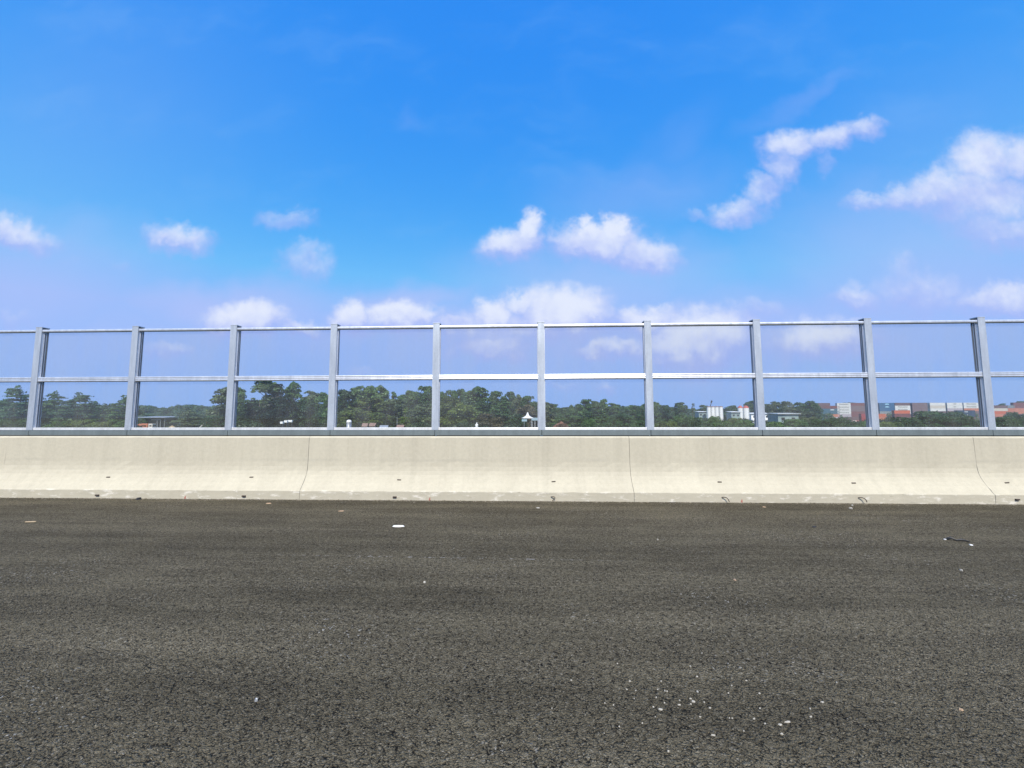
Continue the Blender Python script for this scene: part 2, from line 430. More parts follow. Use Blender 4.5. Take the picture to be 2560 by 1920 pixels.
for px, py, kind in ((244, 1239, 's'), (610, 1244, 's'), (987, 1244, 's'), (1382, 1247, 'h'), (1812, 1247, 'k'), (2153, 1248, 'k'), (2542, 1249, 's')):
    x, y, z, an = wall_hit(px, py); s, lx = to_seg(x)
    bm = bmesh.new()
    if kind == 's':
        box(bm, -0.034, 0.034, -0.022, 0.02, -0.012, 0.012, 0.004)
    else:
        sg = 1 if kind == 'k' else -1
        pts = [(-0.07*sg if kind == 'k' else -0.045, 0.02, 0.02)]
        if kind == 'k':
            pts += [(-0.05, -0.02, 0.035), (-0.015, -0.035, 0.038), (0.02, -0.045, 0.025), (0.045, -0.055, -0.01), (0.055, -0.06, -0.05)]
        else:
            pts += [(-0.03, -0.02, 0.03), (0.005, -0.035, 0.035), (0.04, -0.04, 0.03), (0.045, -0.045, 0.005), (0.02, -0.05, -0.02), (-0.015, -0.05, -0.05)]
        tube(bm, [(a*.82, b, c*.82) for a, b, c in pts], 0.0068, 8)
    o = obj('rebar_hook' if kind != 's' else 'steel_tab', bm, M['rust'], s, smooth=(kind != 's')); o.location = (lx, y-7.5, max(z, 0.058))
for px, py in ((463, 1243), (1074, 1247), (1854, 1249)):
    x, y, z, an = wall_hit(px, py); s, lx = to_seg(x)
    bm = bmesh.new()
    pts = [(-0.012, 0), (0.004, -0.004), (0.016, 0.004), (0.012, 0.02), (0.014, 0.04), (0.004, 0.056), (-0.004, 0.036), (-0.014, 0.022)]
    lo = [bm.verts.new((a, -0.003, c)) for a, c in pts]; hi = [bm.verts.new((a, 0.004, c)) for a, c in pts]
    bm.faces.new(lo); bm.faces.new(hi[::-1])
    for k in range(len(pts)): bm.faces.new((lo[k], lo[(k+1) % len(pts)], hi[(k+1) % len(pts)], hi[k]))
    o = obj('paint_mark', bm, M['red'], s); o.location = (lx, 7.188-7.5, 0.005); o['label'] = 'small red paint mark low on the toe'

# ------------------------------------------------------------------ glazed noise screen on the barrier
S = 2.0135
PX0 = -9.805
YF = 7.478           # front face of the posts
ZB, ZT = 1.243, 3.289
def post_mesh():
    bm = bmesh.new(); hw = 0.0635; tf = 0.0085; tw = 0.0065; dp = 0.127
    # an I section, one closed outline extruded upwards
    o_ = [(-hw, 0), (hw, 0), (hw, tf), (tw/2+0.008, tf), (tw/2, tf+0.008), (tw/2, dp-tf-0.008), (tw/2+0.008, dp-tf), (hw, dp-tf), (hw, dp), (-hw, dp), (-hw, dp-tf),
          (-tw/2-0.008, dp-tf), (-tw/2, dp-tf-0.008), (-tw/2, tf+0.008), (-tw/2-0.008, tf), (-hw, tf)]
    a = [bm.verts.new((x, y, ZB+0.003)) for x, y in o_]; c = [bm.verts.new((x, y, ZT)) for x, y in o_]
    n = len(o_)
    for i in range(n): bm.faces.new((a[i], a[(i+1) % n], c[(i+1) % n], c[i]))
    bm.faces.new(a[::-1]); bm.faces.new(c)
    return bm
POSTL = ['leftmost galvanised steel post, left of the pointed treetops', 'galvanised steel post left of the metal roofed shed', 'galvanised steel post left of the dark airy trees',
         'galvanised steel post just left of the grey metal tank', 'galvanised steel post between the olive wood and the white statue panel', 'galvanised steel post just right of the white peaked tent',
         'galvanised steel post between the layered green trees and the white silos', 'galvanised steel post just right of the two red topped silos',
         'galvanised steel post just left of the dark blue containers', 'rightmost galvanised steel post, right of the white lettered containers']
p0 = thing('steel_post', POSTL[0], 'steel post', (PX0, YF, 0), group='steel posts of the noise screen')
obj('beam_section', post_mesh(), M['galv'], p0)
bm = bmesh.new(); box(bm, -0.067, 0.067, -0.003, 0.134, ZT+0.001, ZT+0.017, 0.002); obj('cap_plate', bm, M['galv'], p0)
bm = bmesh.new()
for sx_ in (-1, 1):
    for yy in (0.050, 0.081):
        box(bm, sx_*0.0605-0.012, sx_*0.0605+0.012, yy-0.0055, yy+0.0055, ZB+0.05, ZT-0.045)
    box(bm, sx_*0.0605-0.004, sx_*0.0605+0.004, 0.0115, 0.044, ZB+0.05, ZT-0.045)
obj('gasket_strip', bm, M['alu'], p0)
posts = [p0]
for i in range(1, 10):
    posts.append(dup(p0, (PX0+S*i, YF, 0), label=POSTL[i]))

def rail_prof(z0, z1, ribs, y0=0.008, y1=0.049):
    """front of the rail: shallow rounded ribs, extruded aluminium"""
    pr = [(y1, z0), (y0+0.006, z0)]
    h = (z1-z0)/ribs
    for k in range(ribs):
        for q in range(0, 7):
            a = q/6
            pr.append((y0+0.004-0.0035*math.sin(PI*a), z0+h*(k+0.06+0.88*a)))
        if k < ribs-1: pr.append((y0+0.009, z0+h*(k+1)))
    pr += [(y0+0.006, z1), (y1, z1)]
    return pr
BAYL = ['left edge of the frame, cut off', 'before the two pointed treetops', 'before the metal roofed shed',
        'before the dark airy trees', 'before the grey metal tank', 'before the white statue', 'before the red earth mound',
        'before the white silos', 'before the first white container stack', 'before the blue containers', 'right edge of the frame, cut off']
b0 = None; g0 = None
for i in range(-1, 10):
    xc = PX0+S*(i+0.5)
    lab = 'clear glazed noise screen panel ' + BAYL[i+1] if 0 <= i < 9 else 'clear glazed noise screen panel at the ' + BAYL[i+1]
    if b0 is None:
        b0 = thing('glazed_panel', lab, 'glazed panel', (xc, YF, 0), group='clear panels of the noise screen')
        hw = S/2-0.0655; gw = S/2-0.014
        for nm, z0, z1, rb in (('top_rail', 3.207, 3.252, 1), ('middle_rail', 2.203, 2.293, 3), ('bottom_rail', ZB+0.002, 1.291, 2)):
            bm = bmesh.new(); extrude_x(bm, rail_prof(z0, z1, rb), -hw, hw)
            box(bm, -hw, hw, 0.0785, 0.112, z0+0.002, z1-0.002)
            obj(nm, bm, M['alupale'] if nm == 'bottom_rail' else M['alu'], b0)
        for z0 in (3.199, 2.195):
            bm = bmesh.new(); box(bm, -hw, hw, 0.012, 0.049, z0, z0+0.0075); obj('underside_strip', bm, M['darkstrip'], b0)  # dark strips along the undersides of the top and middle rails
        for nm, z0, z1 in (('upper_pane', 2.25, 3.225), ('lower_pane', 1.27, 2.245)):
            bm = bmesh.new(); box(bm, -gw, gw, 0.0565, 0.0715, z0, z1); obj(nm, bm, M['glass'], b0)
    else:
        dup(b0, (xc, YF, 0), label=lab)
BEAML = 'grey steel base beam under the panel '
for i in range(-1, 10):
    xc = PX0+S*(i+0.5)
    lab = (BEAML + BAYL[i+1]) if 0 <= i < 9 else 'grey steel base beam at the ' + BAYL[i+1]
    if g0 is None:
        g0 = thing('base_beam', lab, 'base beam', (xc, YF-0.006, 0), group='grey base beams under the screen')
        bm = bmesh.new(); box(bm, -S/2+0.004, S/2-0.004, 0, 0.16, 1.146, 1.2405, 0.004); obj('beam_body', bm, M['beam'], g0)
        bm = bmesh.new(); box(bm, -S/2+0.03, S/2-0.03, 0.012, 0.15, 1.1305, 1.1455); obj('shadow_gap_strip', bm, M['darkstrip'], g0)  # dark strip paints the shadow gap under the beam
    else:
        dup(g0, (xc, YF-0.006, 0), label=lab)

# ------------------------------------------------------------------ litter on the road
def flake(name, px, py, wpx, hpx, mat, label, cat, group=None, th=0.004, jag=0.25, rz=None):
    c = on_ground(px, py)
    dist = (c-Vector((0, 0, EYE))).length
    sc_ = 1.0 if name == 'plastic_strip' else 0.75
    w = sc_*wpx/F*c.y/2; d = 0.6*sc_*hpx/F*c.y/2 / max(0.12, EYE/dist)
    bm = bmesh.new(); n = 12
    pts = [(w*math.cos(2*PI*k/n)*(1+rng.uniform(-jag, jag)), d*math.sin(2*PI*k/n)*(1+rng.uniform(-jag, jag))) for k in range(n)]
    lo = [bm.verts.new((x, y, 0.0)) for x, y in pts]
    hi = [bm.verts.new((x*0.8, y*0.8, th*rng.uniform(0.7, 1.2))) for x, y in pts]
    top = bm.verts.new((0, 0, th*1.3))
    bm.faces.new(lo[::-1])
    for k in range(n):
        bm.faces.new((lo[k], lo[(k+1) % n], hi[(k+1) % n], hi[k])); bm.faces.new((hi[k], hi[(k+1) % n], top))
    o = obj(name, bm, mat)
    o.location = (c.x, c.y, 0.001); o.rotation_euler = (0, 0, rng.uniform(-0.2, 0.2) if rz is None else rz)
    return tag(o, label, cat, group)
flake('plastic_strip', 996, 1316, 31, 6, M['plastic'], 'white plastic strip lying flat on the asphalt left of centre', 'plastic litter', th=0.012, jag=0.1)
t = thing('rubber_scrap', 'twisted black rubber scrap with white tip on the asphalt at right', 'rubber scrap', on_ground(2396, 1353))
bm = bmesh.new()
tube(bm, [(-0.10, 0.05, 0.01), (-0.055, 0.03, 0.03), (-0.02, 0.0, 0.012), (0.03, -0.01, 0.022), (0.085, -0.045, 0.008)], [0.010, 0.016, 0.009, 0.014, 0.005], 7)
obj('scrap_body', bm, M['blackplastic'], t, True)
bm = bmesh.new(); box(bm, -0.125, -0.100, 0.034, 0.050, 0.002, 0.014, 0.003); obj('scrap_tip', bm, M['plastic'], t)
flake('plastic_chip', 2427, 1363, 9, 3, M['plastic'], 'small white chip just right of the black rubber scrap', 'plastic litter', th=0.008)
flake('white_pebble', 2127, 1272, 7, 3.5, M['mortar'], 'white pebble on the asphalt near the barrier, below the right hooked bar', 'pebble', th=0.02)
flake('pebble', 2130, 1264, 6, 2.5, M['mortar'], 'tiny pale pebble directly behind the white pebble', 'pebble', th=0.012)
flake('dead_leaf', 1837, 1450, 8, 7, M['wood'], 'small orange brown leaf on the asphalt right of centre', 'leaf', th=0.006)
flake('pale_stick', 77, 1305, 34, 1.6, M['sand'], 'thin pale stick on the asphalt at far left', 'stick', th=0.008)
flake('wood_splinter', 853, 1278, 18, 3, M['wood'], 'short wood splinter near the barrier, behind the white plastic strip', 'splinter', th=0.008)
flake('wood_splinter', 672, 1259, 20, 2.5, M['wood'], 'pale wood splinter close to the barrier toe, left of centre', 'splinter', th=0.01)
flake('dark_scrap', 346, 1249, 15, 4, M['blackplastic'], 'small black scrap lying against the toe at left', 'rubber scrap', th=0.03)
flake('wood_splinter', 1345, 1270, 14, 3, M['mortar'], 'pale splinter near the barrier below the white tent', 'splinter', th=0.008)
flake('dark_scrap', 2037, 1318, 13, 3, M['blackplastic'], 'thin dark scrap on the asphalt left of the black rubber scrap', 'rubber scrap', th=0.012)
flake('white_pebble', 2403, 1427, 6, 4, M['mortar'], 'tan pebble on the asphalt below the black rubber scrap', 'pebble', th=0.012)
flake('white_pebble', 1061, 1457, 8, 4, M['mortar'], 'single pale pebble on the asphalt near the image centre', 'pebble', th=0.012)
flake('bottle_shard', 640, 1753, 11, 7, M['steel'], 'small grey shard at lower left on the coarse asphalt', 'shard', th=0.012)
flake('dead_leaf', 2403, 1776, 11, 6, M['wood'], 'brown leaf on the coarse asphalt at lower right', 'leaf', th=0.006)
flake('pebble', 1644, 1350, 5, 3, M['mortar'], 'small white pebble right of centre, beyond the orange leaf', 'pebble', th=0.012)
flake('wood_splinter', 1910, 1268, 12, 2.5, M['wood'], 'wood splinter near the barrier right of the hooked bars', 'splinter', th=0.008)
flake('wood_splinter', 2486, 1260, 16, 2.5, M['mortar'], 'pale splinter near the barrier at the right edge', 'splinter', th=0.01)
for (a, c, w_, h_) in ((560, 460, 60, 26), (490, 438, 22, 14), (520, 350, 18, 12), (730, 418, 30, 16), (860, 388, 52, 30), (900, 298, 24, 34), (838, 412, 18, 12), (1015, 447, 24, 14), (1422, 547, 32, 18),
                       (1735, 577, 76, 20), (1660, 602, 44, 22), (1676, 686, 32, 18), (1045, 700, 44, 18), (632, 848, 26, 14), (2050, 393, 40, 18), (1945, 528, 36, 12), (275, 200, 22, 14), (125, 420, 20, 14),
                       (330, 287, 14, 10), (895, 158, 34, 14), (160, 38, 22, 10), (595, 400, 18, 10), (835, 362, 28, 10), (960, 395, 18, 12), (735, 378, 18, 12), (45, 402, 16, 12)):
    flake('mortar_crumb', 1500+a/3.687, 1650+c/3.687, w_/3.687*0.9, h_/3.687*0.8, M['mortar'], 'white mortar crumb splashed on the asphalt at lower right', 'mortar crumb', 'white mortar crumbs on the asphalt', th=0.005, jag=0.45)

bm = bmesh.new()
for k in range(2600):
    x = rng.uniform(-11.5, 11); y = 7.19-abs(rng.gauss(0, 0.07)); r = rng.uniform(0.003, 0.010)*(1.8 if rng.random() < 0.04 else 1)
    vs = [bm.verts.new((x+r*1.3*math.cos(a)*rng.uniform(.7, 1.2), y+r*math.sin(a)*rng.uniform(.7, 1.2), 0.0)) for a in (0.2, 1.7, 3.3, 4.9)]
    tp = bm.verts.new((x+rng.uniform(-r, r)*.4, y+rng.uniform(-r, r)*.4, r*rng.uniform(0.6, 1.3)))
    for q in range(4): bm.faces.new((vs[q], vs[(q+1) % 4], tp))
M['grit'] = simple('road_grit', (0.15, 0.13, 0.10), 0.95, var=0.9, scale=14)
tag(obj('grit', bm, M['grit']), 'grey sandy grit gathered along the foot of the concrete barrier', 'grit', kind='stuff')

for k in range(26):
    px_ = min(2300, max(1380, rng.gauss(1780, 190))); py_ = min(1890, max(1600, rng.gauss(1760, 60)))
    flake('mortar_crumb', px_, py_, rng.uniform(2.5, 6), rng.uniform(2, 4), M['mortar'], 'white mortar crumb splashed on the asphalt at lower right', 'mortar crumb', 'white mortar crumbs on the asphalt', th=0.004, jag=0.45)

# ------------------------------------------------------------------ trees
def leaf_mesh(name, clumps, per, size, flat=1.0, seed=0):
    """leaf cards spread through ellipsoid clumps [(c, r(3), tint)]"""
    g = np.random.default_rng(seed)
    V = []; T = []
    for (c, r, tint) in clumps:
        n = max(20, int(per*(r[0]*r[1]*r[2])**(2/3)))
        d = g.normal(size=(n, 3)); d /= np.linalg.norm(d, axis=1)[:, None]
        d[:, 2] = np.where(d[:, 2] < -0.35, -d[:, 2], d[:, 2])
        rad = g.uniform(0.62, 1.06, size=(n, 1))**0.7
        lump = 1+0.16*np.sin(d[:, :1]*5+c[0]*3)*np.cos(d[:, 1:2]*4+c[2]*2)
        p = np.array(c)+d*rad*lump*np.array(r)
        nrm = d*np.array([1, 1, 1.0])+g.normal(size=(n, 3))*0.55+np.array([0, 0, 0.35])
        nrm[:, 2] *= flat
        nrm /= np.linalg.norm(nrm, axis=1)[:, None]
        a = np.cross(nrm, g.normal(size=(n, 3))); a /= np.linalg.norm(a, axis=1)[:, None]
        b_ = np.cross(nrm, a)
        s = size*g.uniform(0.55, 1.25, size=(n, 1))
        a = a*s; b_ = b_*s*0.62
        quad = np.stack([p-a, p+b_*0.9, p+a, p-b_*0.9], axis=1)
        V.append(quad.reshape(-1, 3)); T.append(np.clip(tint+g.normal(size=n)*0.08, 0, 1))
    V = np.concatenate(V); T = np.concatenate(T); nq = len(V)//4
    me = bpy.data.meshes.new(name)
    me.vertices.add(len(V)); me.vertices.foreach_set('co', V.astype(np.float32).ravel())
    me.loops.add(nq*4); me.loops.foreach_set('vertex_index', np.arange(nq*4, dtype=np.int32))
    me.polygons.add(nq); me.polygons.foreach_set('loop_start', np.arange(0, nq*4, 4, dtype=np.int32))
    at_ = me.attributes.new('tint', 'FLOAT', 'FACE'); at_.data.foreach_set('value', T.astype(np.float32))
    me.update(calc_edges=True); me.validate()
    me.materials.append(M['leaf'])
    return me
PROTO = {}
def proto(kind, var):
    key = (kind, var)
    if key in PROTO: return PROTO[key]
    g = random.Random(hash(kind) % 1000 if False else sum(map(ord, kind))*31+var*7)
    Ht = 14.0
    cl = []; limbs = []
    def add(x, y, z, rx, ry, rz, t=None):
        cl.append(((x, y, z), (rx, ry, rz), g.uniform(0.15, 0.85) if t is None else t))
        limbs.append((x, y, z))
    per, size, wid, base = 70, 0.36, 8.0, 2.5
    if kind == 'round':
        wid = 9.0
        for k in range(58):
            a = g.uniform(0, 2*PI); t = g.random()
            z = 0.9+t*11.7; env = 4.2*math.sqrt(max(0.06, 1-((z-5.4)/7.9)**2))
            q = env*g.uniform(0.3, 0.92); s = g.uniform(1.15, 2.0)*(0.62 if z > 11 else 1)
            add(q*math.cos(a), q*math.sin(a), z, s, s, s*0.8)
        for k in range(9): a = g.uniform(0, 2*PI); add(2.3*math.cos(a)*g.random(), 2.3*math.sin(a)*g.random(), 12.0+g.uniform(-.6, 1.1), 0.95, 0.95, 0.8)
    elif kind == 'tall':
        wid = 6.5
        for k in range(52):
            a = g.uniform(0, 2*PI); t = g.random()**0.85
            z = 1.6+t*11.4; env = 3.0*math.sqrt(max(0.05, 1-((z-7.0)/7.2)**2))
            q = env*g.uniform(0.2, 0.95); s = g.uniform(0.8, 1.5)*(0.7 if z > 11.5 else 1)
            add(q*math.cos(a), q*math.sin(a), z, s, s, s*0.9)
        for k in range(7): a = g.uniform(0, 2*PI); add(1.3*math.cos(a)*g.random(), 1.3*math.sin(a)*g.random(), 12.3+g.uniform(-.5, 1.0), 0.75, 0.75, 0.7)
    elif kind == 'airy':
        wid = 8.0; per = 75
        for k in range(26):
            a = g.uniform(0, 2*PI); t = g.random()
            z = 4.5+t*8.8; env = 3.9*math.sqrt(max(0.1, 1-((z-9.0)/5.4)**2))
            q = env*g.uniform(0.35, 1.0); s = g.uniform(0.55, 1.1)
            add(q*math.cos(a), q*math.sin(a), z, s*1.25, s*1.25, s*0.75)
    elif kind == 'layer':
        wid = 10.0; size = 0.34
        z = 0.9
        while z < 13.2:
            env = 4.9*(1-((z-3.0)/11.5)**1.6) if z > 3 else 4.4
            m_ = max(2, int(env*2.6))
            for k in range(m_):
                a = g.uniform(0, 2*PI); q = env*math.sqrt(g.random())*0.92
                add(q*math.cos(a), q*math.sin(a), z+g.uniform(-.35, .35)-q*0.06, g.uniform(1.0, 1.7), g.uniform(1.0, 1.7), g.uniform(0.32, 0.55))
            z += g.uniform(0.85, 1.25)
        add(0, 0, 13.3, 0.7, 0.7, 0.7, 0.6)
    elif kind == 'cone':
        wid = 5.0
        for k in range(26):
            t = g.random(); z = 1.0+t*12; env = 2.5*(1-t)**0.8+0.25; a = g.uniform(0, 2*PI); q = env*g.uniform(0.3, 0.9)
            s = 0.5+0.7*(1-t)
            add(q*math.cos(a), q*math.sin(a), z, s, s, s*0.9)
        add(0, 0, 13.3, 0.5, 0.5, 0.7)
    elif kind == 'slim':
        wid = 3.6
        for k in range(12):
            t = g.random(); z = 8.0+t*5.3; a = g.uniform(0, 2*PI); q = 1.2*g.random(); s = g.uniform(0.5, 0.95)
            add(q*math.cos(a), q*math.sin(a), z, s, s, s)
    elif kind == 'shrub':                                  # broad low tree, leaves to the ground
        wid = 20.0; per = 46; size = 0.40
        for k in range(120):
            a = g.uniform(0, 2*PI); q = 9.2*math.sqrt(g.random())
            top = 13.0*math.sqrt(max(0.02, 1-(q/10.2)**2))
            z = top*(g.uniform(0.25, 1.0)**0.55)
            s = g.uniform(1.0, 1.9)
            add(q*math.cos(a), q*math.sin(a), z, s*1.3, s*1.3, s*0.72)
    me = leaf_mesh('crown', cl, per, size, seed=var+sum(map(ord, kind)))
    # trunk with limbs into the clumps
    bm = bmesh.new()
    top = 12.0 if kind not in ('shrub',) else 7.0
    bend = [(g.uniform(-.25, .25)*k, g.uniform(-.25, .25)*k, top*k/5) for k in range(6)]
    tube(bm, [(0, 0, -0.3)]+bend[1:], [0.34, 0.27, 0.22, 0.17, 0.11, 0.05], 7)
    g.shuffle(limbs)
    for (x, y, z) in limbs[:16]:
        zz = max(1.2, min(top*0.95, z-0.45*math.hypot(x, y)-0.5)); k = zz/top*5; i0 = min(4, int(k)); f_ = k-i0
        s0 = Vector(bend[i0]).lerp(Vector(bend[i0+1]), f_)
        mid = s0.lerp(Vector((x, y, z)), 0.5)+Vector((0, 0, -0.25))
        tube(bm, [s0, mid, (x, y, z)], [0.10, 0.07, 0.03], 5)
    tr = bpy.data.meshes.new('trunk'); bm.to_mesh(tr); bm.free(); tr.materials.append(M['bark'])
    PROTO[key] = (me, tr, wid, Ht)
    return PROTO[key]
VAR = {}
G_DARK = (0.035, 0.074, 0.027); G_MID = (0.060, 0.114, 0.036); G_PALE = (0.087, 0.146, 0.053); G_OLIVE = (0.093, 0.129, 0.034); G_BLUE = (0.047, 0.097, 0.042)
G_BLACK = (0.015, 0.031, 0.014); G_YEL = (0.107, 0.155, 0.026); G_BROWN = (0.107, 0.099, 0.056); G_GREY = (0.093, 0.122, 0.066); G_RUST = (0.112, 0.052, 0.034)
def tree(px, top, wpx, Y, kind, col, label, name='tree', group=None, cat=None):
    VAR[kind] = VAR.get(kind, -1)+1
    me, tr, wid, Ht = proto(kind, VAR[kind] % 3)
    p = at(px, top, Y)
    h = p.z-GZ
    sw = 1.18*(wpx/F*Y)/wid; sz = h/(Ht-0.1)
    root = thing(name, label, cat or ('shrub' if name == 'shrub' else 'tree'), (p.x, Y, GZ), rng.uniform(0, 2*PI), group)
    root.scale = (sw, sw, sz)
    k = rng.uniform(0.88, 1.12)
    c = bpy.data.objects.new('crown', me); COL.objects.link(c); c.parent = root; c.color = (col[0]*k, col[1]*k*rng.uniform(.95, 1.05), col[2]*k, 1)
    t_ = bpy.data.objects.new('trunk', tr); COL.objects.link(t_); t_.parent = root
    return root
TG = 'trees beyond the noise screen'
